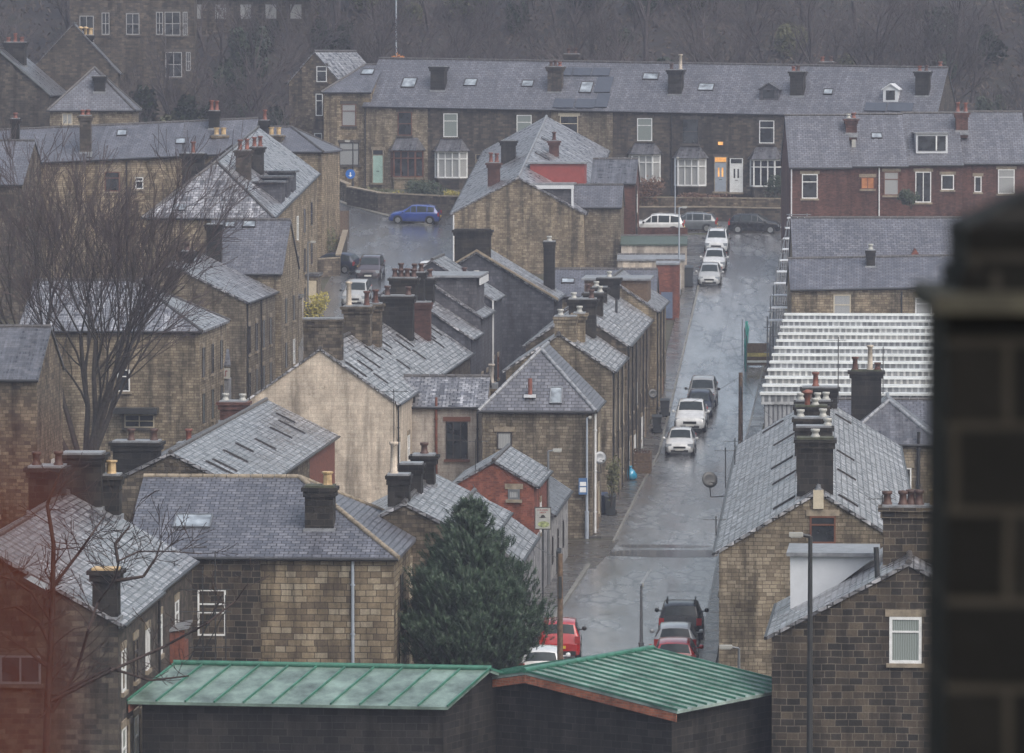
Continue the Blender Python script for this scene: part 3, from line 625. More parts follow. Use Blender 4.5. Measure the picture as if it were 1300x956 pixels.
strip('pavement', [(719, 700, 745), (774, 670, 709), (838, 610, 671), (930, 540, 617)], .12, FLAG, .16)
strip('kerb', [(y, X(RK, y), X(RK, y)+2.6*(y+300)/900) for y in (300, 330, 377, 450, 540, 576, 620, 666, 713, 774, 838, 930)], .14, KERB, .18)
strip('pavement', [(y, X(RK, y)+2.6*(y+300)/900, X(RK, y)+9+16*(y/900)) for y in (300, 330, 377, 450, 540, 576, 620, 666, 713, 774, 838, 930)], .13, FLAG, .16)
strip('road_marking', [(725, 823, 826.5), (742, 812, 816)], .03, PAINT); pass
strip('puddle', [(699, 800, 905), (701, 772, 911), (706, 768, 911), (708, 830, 905)], .026, PUD, step=2)
strip('puddle', [(692, 790, 860), (694, 786, 905), (696, 800, 880)], .026, PUD, step=2)
PATCH = road_mat('old_patch_tarmac', (.06, .062, .068), .5)
for rw in ([(528, 918, 925), (556, 904, 912)], [(584, 911, 914), (594, 908.5, 911.5)], [(420, 905, 918), (436, 902, 915)], [(655, 868, 874), (664, 862, 870)], [(778, 762, 776), (781, 760, 775)], [(742, 850, 884), (752, 846, 880)], [(478, 938, 960), (500, 931, 954)], [(600, 838, 856), (610, 834, 851)]): strip('road_patch', rw, .027, PATCH, step=2)
strip('tarmac_seam', [(y, X([(300, 945), (450, 915), (576, 888), (690, 848), (838, 776)], y)-.5, X([(300, 945), (450, 915), (576, 888), (690, 848), (838, 776)], y)+.5) for y in (305, 400, 500, 576, 690)], .026, PATCH)
strip('upper_kerb', [(246, 405, 410), (262, 440, 447), (283, 518, 526), (287, 540, 548)], .12, KERB, .15)

# ---------------------------------------------------------------- the air
m = bpy.data.materials.new('haze'); m.use_nodes = True; nt = m.node_tree
for n in list(nt.nodes):
    if n.type == 'BSDF_PRINCIPLED': nt.nodes.remove(n)
pv = nt.nodes.new('ShaderNodeVolumePrincipled'); pv.inputs['Color'].default_value = (.74, .79, .97, 1); pv.inputs['Density'].default_value = .00034; pv.inputs['Anisotropy'].default_value = .15
nt.links.new(pv.outputs[0], nt.nodes['Material Output'].inputs['Volume'])
mb = MB(); mb.box(-301, 301, -161, 681, -3.2, 60); hz = mb.build('haze', m, uv=False); tag(hz, kind='stuff')

m = MB(); m.add([(-30, 120, .05), (30, 120, .05), (30, 183, .05), (-30, 183, .05)], [(0, 1, 2, 3)]); tag(m.build('yard', YARD), kind='structure')
# ================================================================ HOUSES (nearest first)
# --- green metal roofed building nearest the viewer
def standing_seam(name, label, cat, a, U, L, Rv, wr, wl, drop_r, drop_l, seam, wallm, matR, eaves=2.6, base=0):
    """ridge from point a along U for L; right slope falls along Rv over wr by drop_r, left slope opposite"""
    a, U, Rv = Vector(a), Vector(U).normalized(), Vector(Rv).normalized()
    root = empty(name, (a.x, a.y, base), 0, label, cat); a = a - Vector((a.x, a.y, base)); Z = Vector((0, 0, 1))
    for sgn, wd, dr, nm in ((1, wr, drop_r, 'roof'), (-1, wl, drop_l, 'roof')):
        d = Rv*sgn*wd - Z*dr; m = MB(); m.poly([a, a+U*L, a+U*L+d, a+d], (0, 0, -.1)); o = m.build(nm, matR, root)
        n = int(L/seam); m = MB(); dn = d.normalized()
        up = U.cross(dn).normalized(); up = up if up.z > 0 else -up
        for i in range(n+1): m.obox(a+U*(i*seam*L/(n*seam)-.02), d, U*.045, up*.075)
        m.build('standing_seams', GREENS, o)
    m = MB(); m.tube(a-U*.05+Z*.05, a+U*(L+.05)+Z*.05, .1, n=6); m.build('ridge_cap', GREENS, root)
    m = MB(); q = [a+Rv*(wr-.4)-Z*(drop_r*(wr-.4)/wr+.12), a-Z*.12, a-Rv*(wl-.4)-Z*(drop_l*(wl-.4)/wl+.12)]
    q = [q[0]-Z*0+U*.3, q[1]+U*.3, q[2]+U*.3]; lo = [Vector((p.x, p.y, -.6)) for p in (q[0], q[2])]
    m.poly([q[0], q[1], q[2], lo[1], lo[0]], U*(L-.6)); m.build('wall', wallm, root)
    for sg_, wd, dr in ((1, wr, drop_r), (-1, wl, drop_l)): m = MB(); m.obox(a+U*(L-.05)-Z*.12, Rv*sg_*(wd-.05)-Z*dr, U*.05, -Z*.26); m.build('bargeboard', ORB, root)
    return root
GREENS = plain('green_seam', (.04, .15, .105), .35, var=.3); GREENR = plain('weathered_green_sheet', (.15, .21, .185), .25, var=.45, scale=.9); GREENR2 = plain('pale_green_sheet', (.26, .33, .31), .2, var=.4, scale=.9)
ORB = masonry('orange_brick', [(0, (.22, .07, .04)), (1, (.36, .13, .08))], (.2, .15, .12), .23, .085, ms=.009, stain=.3)
a = PY(222, 843, 180); b = PY(622, 850, 179)
standing_seam('green_roofed_hall', 'low building with pale green standing-seam metal roof in front of the tan stone house', 'building', b, a-b, (a-b).length, Vector((-.42, -.9, 0)), 3.3, 5, .9, 1.3, .9, SOOT, GREENR)
a = PY(828, 824, 186); u = Vector((-math.sin(R(33)), -math.cos(R(33)), 0)); 
standing_seam('green_roofed_hall', 'green ribbed metal roof peaking over the end of the street beside the parked cars', 'building', a, u, 8.2, Vector((math.cos(R(33)), -math.sin(R(33)), 0)), 6, 5, .92, .9, .62, SOOT, GREENR2)

TOPL = 'stone terraces on the left bank of the valley'
# --- B1: the tan and sooty block stone house front left
h = House('stone_house', 'two-tone stone house with hipped slate roof behind the long green metal roof', (500, 709, ), 200, 3.6, 10.15, 12.4, 2.45, 'x', 'R', (0, 4.2), wall=TANB, roof=SLATEF, ridge_mat=STONET)
m = MB(); fc = h.face('front'); h.bar(m, fc, .0, h.hit('front', 331, 780)[0], -1, h.he-.03, .001, .03); h.wall['label'] = 'tan block stone wall'; o = m.build('wall', DARKB, h.root); o['label'] = 'sooty dark stone end of the wall'
h.chimney(1.9, 387, 423, 617, 1.0, '-b', cap=MOSS, corb=.07)
h.skylight('rf', (221, 654, 269, 671), fr=METAL)
h.pipe('front', h.hit('front', 448, 750)[0], mat=GPIPE, r=.065); h.window('front', (251, 748, 287, 807), WHITE, GLASS, 'th', None)
h.sidewins('right', 2, (1.6, 4.1), w=.9, start=3.2, step=4.2, fr=CFRAME, doors=False)
# --- N17 foreground left row, split in two houses; walls darkened in colour as corner shadow
h = House('stone_house', 'foreground stone house with long wet slate roof behind the bare branches at lower left', (150, 793), 175, 3.2, 9, 10.8, 2.5, wall=DARK, roof=SLATEW)
h.chimney(.1, 117, 149, 722, .8, (), mat=SOOT, cap=BUFF); h.window('front', (0, 832, 52, 868), METAL, GLASS, 'm', STONED); h.sidewins('right', 3, (1.6, 4.2), fr=WHITE, trim=STONET)
h.skylight('rr', ('c', 48, 742, 1.6, .9)); h.pipe('right', 10.4)
h2 = House('stone_house', 'upper half of the foreground left row with paired massive dark stacks', (197, 750.5), 185.9, 3.2, 9, 11.2, 2.5, wall=DARK, roof=SLATEW)
h2.chimney(8.0, 36, 78, 592, 1.3, 'd-d', mat=SOOT, cap=LEAD); h2.chimney(10.4, 78, 128, 575, 1.2, '--', mat=SOOT); h2.chimney(10.9, 129, 151, 602, .8, 'b', mat=SOOT); h2.sidewins('right', 2, (1.6, 4.2), fr=WHITE)
# --- R2 small slate house behind the conifer
h = House('slate_roofed_house', 'house half hidden by the conifer with three dark stacks on its bright wet roof', (614, 692), 208, 3.4, 6.2, 15, 1.55, wall=BROWN, roof=SLATEW)
h.chimney(.8, 492, 519, 602, .9, 'x-', mat=SOOT, corb=.05); h.chimney(5.4, 508, 535, 588, .9, (), mat=SOOT, corb=.06); h.chimney(10, 524, 551, 577, 1, '-d-', mat=SOOT, potmat=POTD)
h.sidewins('right', 3, (1.5, 3.8), fr=CFRAME, doors=False); h.aerial(2.6, 1.2, h.he+2.4, 3.6)
# --- R3 long rooflit row behind B1 (three houses)
lab = ['near house of the rooflit row just behind the hipped slate roof', 'middle house of the rooflit row with slot rooflights down its wet slope', 'far house of the rooflit row with red cladding under its eaves, against the cream gable']
Ys = [226, 238, 249.2, 260.4]; X0, X1 = -9.93, -8.64
for i in range(3):
    y0 = Ys[i]; x = X0+(y0-242)*.0717; s_ = F_PX/y0
    h = House('stone_house', lab[i], (650+x*s_, 70+18.5*s_), y0, 4.1, 6.7, Ys[i+1]-y0+.02, 1.65, wall=[BROWN, BROWN, TIMBERR][i], roof=SLATEW, group='row with slot rooflights')
    for k in range(3 if i != 1 else 2): h.skylight('rr', ('l', 1.6+k*3.3+rnd.uniform(-.9, .9), rnd.uniform(1.5, 2.6), .34, rnd.uniform(.9, 1.5)), hgt=.05, pane=[GLASS, SKYG][(k+i) % 2 == 0])
    if i == 0: h.chimney(3, 143, 200, 560, 1.2, '-d-d', mat=SOOT)
    if i == 1: h.chimney(1.5, 190, 228, 585, 1.1, (), mat=SOOT); h.chimney(7.5, 226, 250, 566, .9, 't', mat=BRICKD, potmat=TERRA)
    if i == 2: h.chimney(9.2, 279, 312, 509, 1.0, 'w-w', mat=BRICKD)
# --- N16 dark building far left
h = House('stone_house', 'dark two-storey building cut by the left edge beside the big bare tree', (47, 482), 255, 3, 9, 9, 2.2, 'x', 'R', wall=BROWN, roof=SLATE)
for u in (4.4, 6.6): h.window('front', ('l', u, 4.6, 1, 1.7), DFRAME); h.window('front', ('l', u, 1.5, 1, 1.7), DFRAME)
h.sidewins('right', 2, doors=False)
# --- N26 white outbuildings and N23 red brick gable by the hoarding
h = House('painted_house', 'low white-rendered outbuilding with slate roof next to the conifer, below the red brick gable', (655, 714), 212, 3.7, 5, 11.8, 1.8, wall=GREYP, roof=SLATEW, hips=(0, 0))
h.sidewins('right', 3, (1.7,), w=.7, h=1.5, fr=DFRAME, trim=None, doors=False); h.pipe('right', .4)
h = House('painted_house', 'grey-white rendered annexe running back behind the small red brick gable', (699, 653), 247.2, 3.9, 3.0, 14, 1.0, wall=GREYP, roof=SLATE)
h.sidewins('right', 3, (1.5,), w=.6, h=1.3, fr=DFRAME, trim=None, doors=False)
h = House('brick_house', 'small red brick house with low wet slate gable and tiny window', (678, 617), 238, 4.2, 3.6, 9, 1.05, wall=BRICK, roof=SLATEW, base=0)
o = h.box('wall', 3.604, 3.64, -.02, 9.02, -1, 3.0, GREYP); o['label'] = 'white painted lower wall'
h.window('front', (645, 621, 660, 634), METAL, CURT, '', STONET, th=.09); h.sidewins('right', 1, (3.6,), start=4, w=.7, doors=False, fr=WHITE); h.aerial(.9, 1, h.he+.6, 1.4)
# --- N20 tan hipped house
h = House('stone_house', 'tan coursed stone house with steep hipped slate roof at the street corner', (752, 520), 271, 4, 5.6, 8.6, 2.8, 'y', 'R', (2.9, 0), wall=TAN, roof=SLATEF, ridge_mat=LEAD)
h.skylight('rh', (698, 492, 714, 513), fr=METAL); h.window('front', (631, 548, 650, 571), DFRAME, CURT, '', STONET)
o_, t_, u_, n_ = h.face('rh'); a_, b_ = h.hit('rh', 673, 504); q = o_+t_*a_+u_*b_; m = MB(); m.tube(q-Vector((0, 0, .2)), q+Vector((0, 0, .95)), .11, n=8); f_ = m.build('flue', TERRA, h.root)
m = MB(); m.box(q.x-.3, q.x+.3, q.y-.25, q.y+.2, q.z-.02, q.z+.12); m.build('flue_collar', CLAD, f_)
h.sidewins('right', 2, (1.5, 4.3), w=.9, start=2.2, step=3.6, fr=CFRAME, doors=True); h.pipe('right', 1.0, .2, None, WPIPE, .07)
# --- N19 cream painted house joining
h = House('painted_house', 'cream painted house with one dark sash window between cream gable and tan corner house', (616, 517), 275.5, 3, 4.35, 6.5, 1.3, 'x', 'R', wall=CREAM, roof=SLATEW)
h.window('front', (566, 535, 594, 583), DFRAME, GLASS, '3h', BFRAME, th=.05); h.pipe('front', h.hit('front', 554, 560)[0], 0, h.he+.5, TIMBERR, .07); h.pipe('front', 3.95)
h.chimney(4.6, 617, 630, 492, .6, 'x', mat=TAN, cap=LEAD)
# --- N18 cream gable row
lab = ['big cream painted gable end house with mossy stone stack', 'terraced house second from the cream gable with tall brick-red pots', 'terraced house third from the cream gable with square brick stack on its slope', 'fourth terraced house up from the cream gable, lowest of the stepped part']
Ys = [267, 279, 290, 301, 312.5]; x0 = PY(503, 512, 267)
for i in range(4):
    y0 = Ys[i]; x = x0.x+(y0-267)*.0735; s_ = F_PX/y0; z = x0.z
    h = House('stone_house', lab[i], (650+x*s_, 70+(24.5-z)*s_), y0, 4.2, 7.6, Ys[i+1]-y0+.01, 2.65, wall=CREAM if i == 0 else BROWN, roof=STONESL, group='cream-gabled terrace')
    if i == 0: h.chimney(.2, 385, 434, 404, .8, (), mat=BROWN, cap=LEAD, corb=.03); h.pipe('right', .3); h.pipe('right', 9)
    if i == 1: h.chimney(2, 436, 470, 388, 1.0, 'x-t', mat=BROWN, potmat=BRICKD); h.chimney(4.5, 468, 483, 385, 1.0, 't', mat=BROWN, potmat=BRICKD)
    if i == 2: h.chimney(6.5, 484, 524, 375, 1, 'd-d', mat=SOOT)
    if i == 3: h.chimney(1.2, 520, 546, 383, .9, (), mat=BRICKD, cap=LEAD, corb=.06); h.chimney(3, 496, 528, 352, 1.1, 'dddd', mat=SOOT); h.chimney(8, 504, 538, 345, 1, 'd-dd', mat=SOOT)
    for k in range(3):
        yl = 1.6+k*3.6
        h.skylight('rr', ('l', yl+rnd.uniform(-.5, .5), 2.7+rnd.uniform(-.4, .5), .34, rnd.uniform(.9, 1.6)), hgt=.05, pane=[GLASS, SKYG, GLASS][(k+i) % 3])
    for k in range(1): h.skylight('rr', ('l', 3+rnd.random()*4, 1.5, .3, .9), hgt=.05, pane=GLASS)
    h.sidewins('right', 2, (1.6, 4.4), doors=True)
# N18b stepped upper part
lab = ['stepped-up house above the cream-gabled terrace with slate step wall', 'house with large flat-roofed dark dormer in the middle of the stepped terrace', 'uppermost house of the stepped terrace with white bargeboard']
z0 = PY(601, 430, 313).z; y0 = 313.
for i, (L_, dz) in enumerate(((7, 0), (9, .9), (8, 1.5))):
    x = x0.x+(y0-267)*.0735; s_ = F_PX/y0; z = z0+dz
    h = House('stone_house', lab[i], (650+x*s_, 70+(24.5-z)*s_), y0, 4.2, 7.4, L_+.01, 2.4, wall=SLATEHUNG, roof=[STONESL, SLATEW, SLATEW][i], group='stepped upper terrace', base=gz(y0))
    if i == 1:
        h.dormer(3.4, 7.1, .8, 6.8, h.he+.2, h.he+2.35, wall=SLATEHUNG, top=LEAD, ovh=.25)
        h.box('bargeboard', 7.28, 7.36, .7, 6.9, h.he+1.9, h.he+2.3, WPIPE)
    if i == 0: h.chimney(4, 517, 550, 352, 1.1, 'd-d', mat=SOOT)
    if i == 2: h.chimney(2, 585, 608, 350, .9, 'd-w', mat=SOOT); h.box('corner_board', 7.42, 7.5, -.12, .3, h.he-4.6, h.he, WPIPE)
    h.sidewins('right', 2, (1.6, 4.4), doors=True); y0 += L_
# --- N24 dark slate-hung gable
h = House('slate_hung_house', 'tall slate-hung gable with stone coping and block stack below the big tan gable', (703, 381), 345, 4, 10, 9, 3.0, wall=SLATEHUNG, roof=SLATEW, ridge_mat=LEAD)
h.chimney(.2, 577, 622, 291, 1.0, (), mat=SOOT, cap=SOOT); h.chimney(6, 690, 704, 306, .7, 'w', mat=SOOT, corb=.03)
m = MB(); 
for sx in (0, 1):
    p = Vector((5, -.22, h.he+3.12)); q = Vector((10.3 if sx else -.3, -.22, h.he-.03)); m.obox(p, q-p, (0, .45, 0), (0, 0, .14))
m.build('coping', STONET, h.root)
# --- N21 street terrace (right faces the street)
specs = [((777, 471), 291.7, 14.2, 'end house of the street terrace with tan gable and large square stack', 0), ((796, 439), 306, 16, 'street terrace house one step up from the tan gable', 1), ((810.3, 421.5), 322, 16.2, 'street terrace house in the middle of the row, same roof height as its lower neighbour', 1), ((833, 395), 338.4, 15, 'upper street terrace house with brown timber dormer', 2)]
for i, (an, y0, L_, lb, k) in enumerate(specs):
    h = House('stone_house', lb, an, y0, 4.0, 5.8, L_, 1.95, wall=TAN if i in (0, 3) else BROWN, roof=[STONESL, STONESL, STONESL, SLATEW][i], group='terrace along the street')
    if i == 0: h.chimney(.15, 704, 731, 401, 1.1, 'w-', mat=TAN, corb=.05); h.chimney(3.5, 728, 742, 397, 1.1, 'w', mat=TAN); h.chimney(10.5, 722, 756, 379, 1.1, 'w-d', mat=SOOT)
    if i == 1: h.chimney(6, 742, 765, 371, 1, 'd-w', mat=SOOT)
    if i == 2: h.chimney(3, 752, 770, 364, 1, 'w-', mat=SOOT); h.chimney(12, 760, 786, 352, 1, 'w', mat=SOOT); h.box('vent_pipe', 4.3, 4.45, 2, 2.15, h.he+.5, h.he+1.9, DMETAL)
    if i == 3: h.dormer(1.2, 5.2, 1.0, 6, h.he+.1, h.he+1.9, wall=TIMBER, top=LEAD, ovh=.2)
    h.sidewins('right', max(2, int(L_/4.6)), (1.6, 4.4), fr=CFRAME, step=4.7, start=2, trim=STONET); h.pipe('right', .25); h.pipe('right', 5); h.pipe('right', 9.6)
# --- N25 cross roof
h = House('stone_house', 'stone house with broad cross roof and one rooflight behind the street terrace stacks', (832, 377), 356, 3, 6.9, 7, 1.6, 'x', 'R', wall=TAN, roof=SLATEF)
h.skylight('rf', ('c', 721, 357, .9, .7)); h.sidewins('right', 1, (1.5, 4.2), start=3.5, doors=False)
# --- small red store and garages right of it
h = House('brick_store', 'small red brick store with blue door by the tall lamp post', (862, 336), 378, 3, 1.6, 3.2, .12, 'x', 'R', wall=BRICK, roof=LEAD, cat='shed', ov=.08, gut=False)
m = MB(); h.bar(m, h.face('front'), .35, 1.15, .1, 1.95, .004, .05); m.build('door', plain('faded_blue_door', (.1, .13, .2), .5), h.root)
h = House('garage', 'cream rendered garage below the parked white van', (869, 331), 392, 2, 4.9, 4.8, .25, 'x', 'R', wall=CREAM, roof=LEAD, cat='garage', ov=.1, gut=False)
m = MB(); h.bar(m, h.face('front'), .4, 2.5, 0, 1.9, .004, .04); m.build('garage_door', CREAM, h.root)
h = House('garage', 'cream outbuilding with green sloping roof behind the cream garage', (872, 311), 399, 2, 4.9, 4.2, .5, 'x', 'R', wall=CREAM, roof=plain('green_grey_felt', (.06, .085, .07), .5), cat='garage', ov=.1, gut=False)
m = MB(); a, b = G(808, 313), G(874, 313); m.obox((a.x, a.y+2, a.z-.5), (b.x-a.x, 0, 0), (0, .35, 0), (0, 0, 1.9)); tag(m.build('brick_wall', BRICKD), 'red brick wall between the cream outbuilding and parked white van', 'wall')
# --- N22 big tan gable building
h = House('stone_house', 'large tan stone gable building with broad pale wet roof running up to the far terrace', (575, 271), 400, 4, 9.8, 33, 2.65, 'y', 'L', slope=.125, wall=TAN, roof=SLATEW, ridge_mat=LEAD)
h.chimney(3.5, 619, 634, 206, .8, 'tt', mat=BRICKD); h.chimney(14, 636, 654, 178, .9, (), mat=SOOT); h.chimney(17, 697, 709, 178, .8, 't', mat=BRICKD, potmat=BRICKD)
h.skylight('rr', ('c', 714, 190, .7, 1.3)); h.skylight('rr', ('c', 700, 205, .7, 1.3)); h.skylight('rl', ('c', 661, 193, .9, 1.2))
h.dormer(5.5, 8.9, .25, 3.2, h.he+.1, h.he+2.15, wall=SLATEHUNG, top=LEAD, ovh=.15); h.dormer(5.4, 9.5, 5.6, 9, h.he+1.4, h.he+3.6, wall=REDP, top=LEAD, ovh=.15)
m = MB(); m.box(5.35, 9.05, .02, .12, h.he+1.85, h.he+2.12); m.box(8.85, 9.02, .03, .13, h.he-.2, h.he+1.85); m.build('white_trim', CLAD, h.root)
h.pipe('front', .05, 0, h.he-.1, WPIPE, .06); h.sidewins('left', 5, (1.6,), fr=WHITE, doors=True)
h = House('stone_house', 'low slate-roofed annexe on the right of the large tan gable', (788, 263), 400.6, 4, 3.7, 5, 1.5, 'x', 'R', wall=TAN, roof=SLATEF)
h = House('brick_house', 'red brick annexe with dark slate roof above the low tan annexe', (806, 233), 408, 4, 3.3, 7, 1.7, 'x', 'R', wall=BRICKD, roof=SLATE)
h.sidewins('right', 1, (1.5, 4), start=3, doors=False); h.pipe('right', .3)

# --- N1 bottom right stone house
h = House('stone_house', 'near stone gable with white window at lower right beside the black pillar', (980, 808), 180, 4.6, 9.2, 11, 2.45, 'y', 'L', wall=DARKB, roof=SLATEW)
h.window('front', (1129, 783, 1170, 842), WHITE, CURTG, 't', BROWN and STONET, th=.1)
h.chimney(3.2, 1121, 1192, 642, 1.0, 'd-ddd-b', mat=DARKB, cap=LEAD)
p0 = h.aty(1003, 706, 5.5); p1 = h.aty(1112, 706, 5.5); zz = p0.z
m = MB(); m.poly([(p0.x, 5.5, zz), (p1.x, 5.5, zz), (p0.x+.02, 5.5, h.roofz(p0.x, 5.5)-.25)], (0, 3, 0)); d = m.build('dormer', CLAD, h.root)
m = MB(); m.box(p0.x-.12, p1.x+.1, 5.3, 8.9, zz+.01, zz+.14); m.build('dormer_roof', LEAD, d)
m = MB(); q = h.aty(1115, 732, .5); m.tube((q.x, .5, q.z-.6), (q.x-.08, .5, q.z+1.0), .09, n=8); m.build('flue', DMETAL, h.root)
# --- N2 right terrace: five houses
lab = ['end terrace house with tan gable and red-framed attic window', 'second house up the long right-hand terrace', 'third house up the long right-hand terrace', 'fourth house up the long right-hand terrace with orange pot on its stack', 'topmost house of the long right-hand terrace under the domed-top stack']
y0 = 205.; pz = PY(912, 700, 205); 
cy = {0: [(1.8, 1012, 1058, 556, '-w-')], 1: [(2.5, 1011, 1055, 541, '----w')], 2: [(1.5, 1009, 1052, 530, 'w-w')], 3: [(3, 1010, 1050, 515, '-cw-')], 4: [(1.5, 1011, 1054, 508, 'wdww'), (8.5, 1019, 1063, 491, '-t--')]}
for i in range(5):
    L_ = 11.3; x = pz.x+(y0-205)*.0575; s_ = F_PX/y0
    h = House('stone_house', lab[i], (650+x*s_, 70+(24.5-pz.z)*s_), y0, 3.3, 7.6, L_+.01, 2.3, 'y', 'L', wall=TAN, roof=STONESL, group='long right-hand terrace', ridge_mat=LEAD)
    for c_ in cy[i]: h.chimney(c_[0], c_[1], c_[2], c_[3], 1.0, c_[4], mat=SOOT, potmat=TERRA, cap=MOSS if i in (0, 3) else LEAD, corb=.07)
    if i == 0: h.window('front', (1028, 655, 1061, 690), BFRAME, GLASS, 't', STONET); 
    if i == 0:
        m = MB(); m.box(3.6, 4.0, -.12, .05, h.he+1.7, h.he+2.42); m.build('ridge_finial', CFRAME, h.root)
        for nm_, yy_, zz_ in (('front', .4, 0),): h.box('wall_box', 5.0, 5.3, -.1, -.004, 3.2, 3.6, METAL)
    for k in range(1 if i != 3 else 0): h.skylight('rr', ('l', 5+rnd.uniform(-3, 3), 3.1, .3, .9), hgt=.06, pane=GLASS)
    for k in range(1): h.skylight('rl', ('l', 5+rnd.uniform(-3, 3), rnd.uniform(1.6, 3), .34, 1.2), hgt=.06, pane=GLASS)
    h.sidewins('left', 2, (1.6, 4.2), start=2.4, step=5.2); h.sidewins('right', 2, (1.6, 4.2), start=2.4, step=5.2, doors=False); h.pipe('left', .3)
    y0 += L_
# --- N3 hipped slate house right
h = House('stone_house', 'dark hipped slate house with three-pot stack at right', (1192, 563), 268, 3, 4.9, 8, 1.85, 'y', 'R', (3.2, 0), wall=TAN, roof=SLATE, ridge_mat=LEAD)
h.chimney(4.2, 1081, 1119, 470, 1.0, 't-xs', mat=SOOT, cap=MOSS, potmat=BRICKD, corb=.1); h.window('front', (1147, 594, 1157, 632), WHITE, GLASS, '', STONET); h.pipe('front', h.hit('front', 1166, 590)[0], .2, h.he+.6, GUT, .09)
h = House('stone_house', 'low cross roof of slate behind the hipped house and in front of the striped shed', (1225, 557), 276.5, 3, 7, 7, 1.7, 'x', 'R', wall=TAN, roof=SLATEF)
# --- N4 north-light shed
CORR = masonry('corrugated_panel', [(0, (.30, .31, .33)), (1, (.36, .37, .39))], (.12, .125, .14), .3, 30, ms=.05, rough=.4, stain=.15, bump=.6)
SHEET = plain('white_sheet_roof', (.62, .64, .64), .35, var=.15, scale=.8)
GLZ = masonry('northlight_glazing', [(0, (.2, .21, .225)), (1, (.33, .34, .35))], (.52, .53, .54), .34, 3, ms=.07, rough=.3, stain=.35, bump=.2)
p = PY(970, 507, 285); root = empty('industrial_shed', (p.x, p.y, gz(285)), -R(4.6), 'white striped saw-tooth roofed shed beyond the right-hand terrace', 'shed')
hz0 = p.z-gz(285); n_t = 12; ln = 47/n_t; Wd = 21
m = MB(); pts = [(0, -1.0), (47.2, -1.0), (47.2, hz0+.047*47-.3), (0, hz0-.3)]
m.poly([(0, y, z) for y, z in pts], (Wd, 0, 0)); m.build('wall', CORR, root)
for i in range(n_t):
    z = hz0+.05*ln*i; y = ln*i
    m = MB(); m.obox((-.15, y-.1, z-.28), (Wd+.3, 0, 0), (0, .12, 0), (0, 0, .52)); o = m.build('north_light', GLZ, root)
    m = MB(); m.obox((-.22, y-.2, z+.245), (Wd+.44, 0, 0), (0, 1.5, -.03), (0, 0, .12)); m.obox((-.2, y+1.32, z+.22), (Wd+.4, 0, 0), (0, ln-1.4, -.42), (0, 0, .05)); m.build('roof_sheet', SHEET, root)
# --- N6 two stone ranges behind the shed
h = House('stone_house', 'stone house with low slate roof directly behind the striped shed', (1005, 368), 336, 1, 11, 8, 1.7, 'x', 'L', wall=TAN, roof=SLATEF, xslope=.02)
h.window('front', (1058, 374, 1080, 400), CFRAME, CURT, 'h', STONET); h.window('front', (1162, 378, 1183, 402), WHITE, CURT, 't', STONET); h.chimney(2.6, 1100, 1111, 317, .7, 'w', mat=SOOT, corb=.03); h.pipe('front', 6.9)
h = House('stone_house', 'slate-roofed range between the red brick terrace and the low stone house', (1008, 330), 346, 1, 11, 8, 2.5, 'x', 'L', wall=TAN, roof=SLATEF)
q = h.aty(1162, 327, -.3); m = MB(); m.poly([(q.x-.65, -.5, h.he-.3), (q.x+.65, -.5, h.he-.3), (q.x, -.5, h.he+.75)], (0, 2.5, 0)); m.build('brick_gablet', BRICK, h.root)
LITD = pane_mat('dim_lit_glass', (.2, .1, .05), .3, emit=(.30, .09, .02))
# --- N7 red brick terrace: four houses
labs = ['left end house of the red brick terrace with white two-pane window', 'red brick terrace house with lit window beside white downpipe', 'red brick terrace house with wide white dormer', 'red brick terrace house at the right edge above the blurred pillar']
ax0, az0 = None, None; XS = [1003, 1080, 1152, 1222, 1305]
for i in range(4):
    y0 = 395+i*1.2; a = PY(XS[i], 212-2*i, y0); b = PY(XS[i+1], 212-2*i, y0)
    h = House('brick_house', labs[i], (XS[i], 212-1.7*i), y0, -1, (b-a).x, 9.6, 3.65, 'x', 'L', wall=BRICKD, roof=SLATEF, group='red brick terrace', base=gz(395), xslope=.0)
    if i == 0: h.window('front', (1018, 221, 1038, 252), WHITE, GLASS, 't', STONET); h.chimney(3.0, 1074, 1088, 150, .8, 'ws', mat=BRICKD); h.pipe('front', .1, 0, None, WPIPE)
    if i == 1: h.window('front', (1093, 225, 1110, 240), BFRAME, LITD, 'm', STONET); h.window('front', (1122, 218, 1141, 248), BFRAME, CURT, 't', STONET); h.skylight('rf', (1106, 169, 1120, 176)); h.pipe('front', h.hit('front', 1116, 230)[0], 0, None, WPIPE); h.box('vent', .2, .5, 1.6, 1.8, h.he+1.2, h.he+1.9, POTW)
    if i == 2:
        h.window('front', (1162, 218, 1182, 257), WHITE, GLASS, 'm', STONET); h.window('front', (1195, 222, 1211, 241), WHITE, GLASS, '', STONET); h.chimney(3.0, 1214, 1229, 142, .8, 't-t', mat=BRICKD)
        p0 = h.aty(1163, 170, .8); p1 = h.aty(1203, 193, .8); h.dormer(p0.x, p1.x, .8, 4.2, p1.z-.1, p0.z, wall=CLAD, top=LEAD); h.box('window', p0.x+.15, p1.x-.15, .74, .795, p1.z+.1, p0.z-.15, GLASS); h.box('mullion', p0.x+(p1.x-p0.x)*.62, p0.x+(p1.x-p0.x)*.62+.1, .7, .735, p1.z+.1, p0.z-.15, WHITE)
    if i == 3: h.window('front', (1237, 224, 1246, 244), WHITE, GLASS, '', STONET); h.window('front', (1267, 215, 1288, 246), WHITE, CURT, 't', STONET)
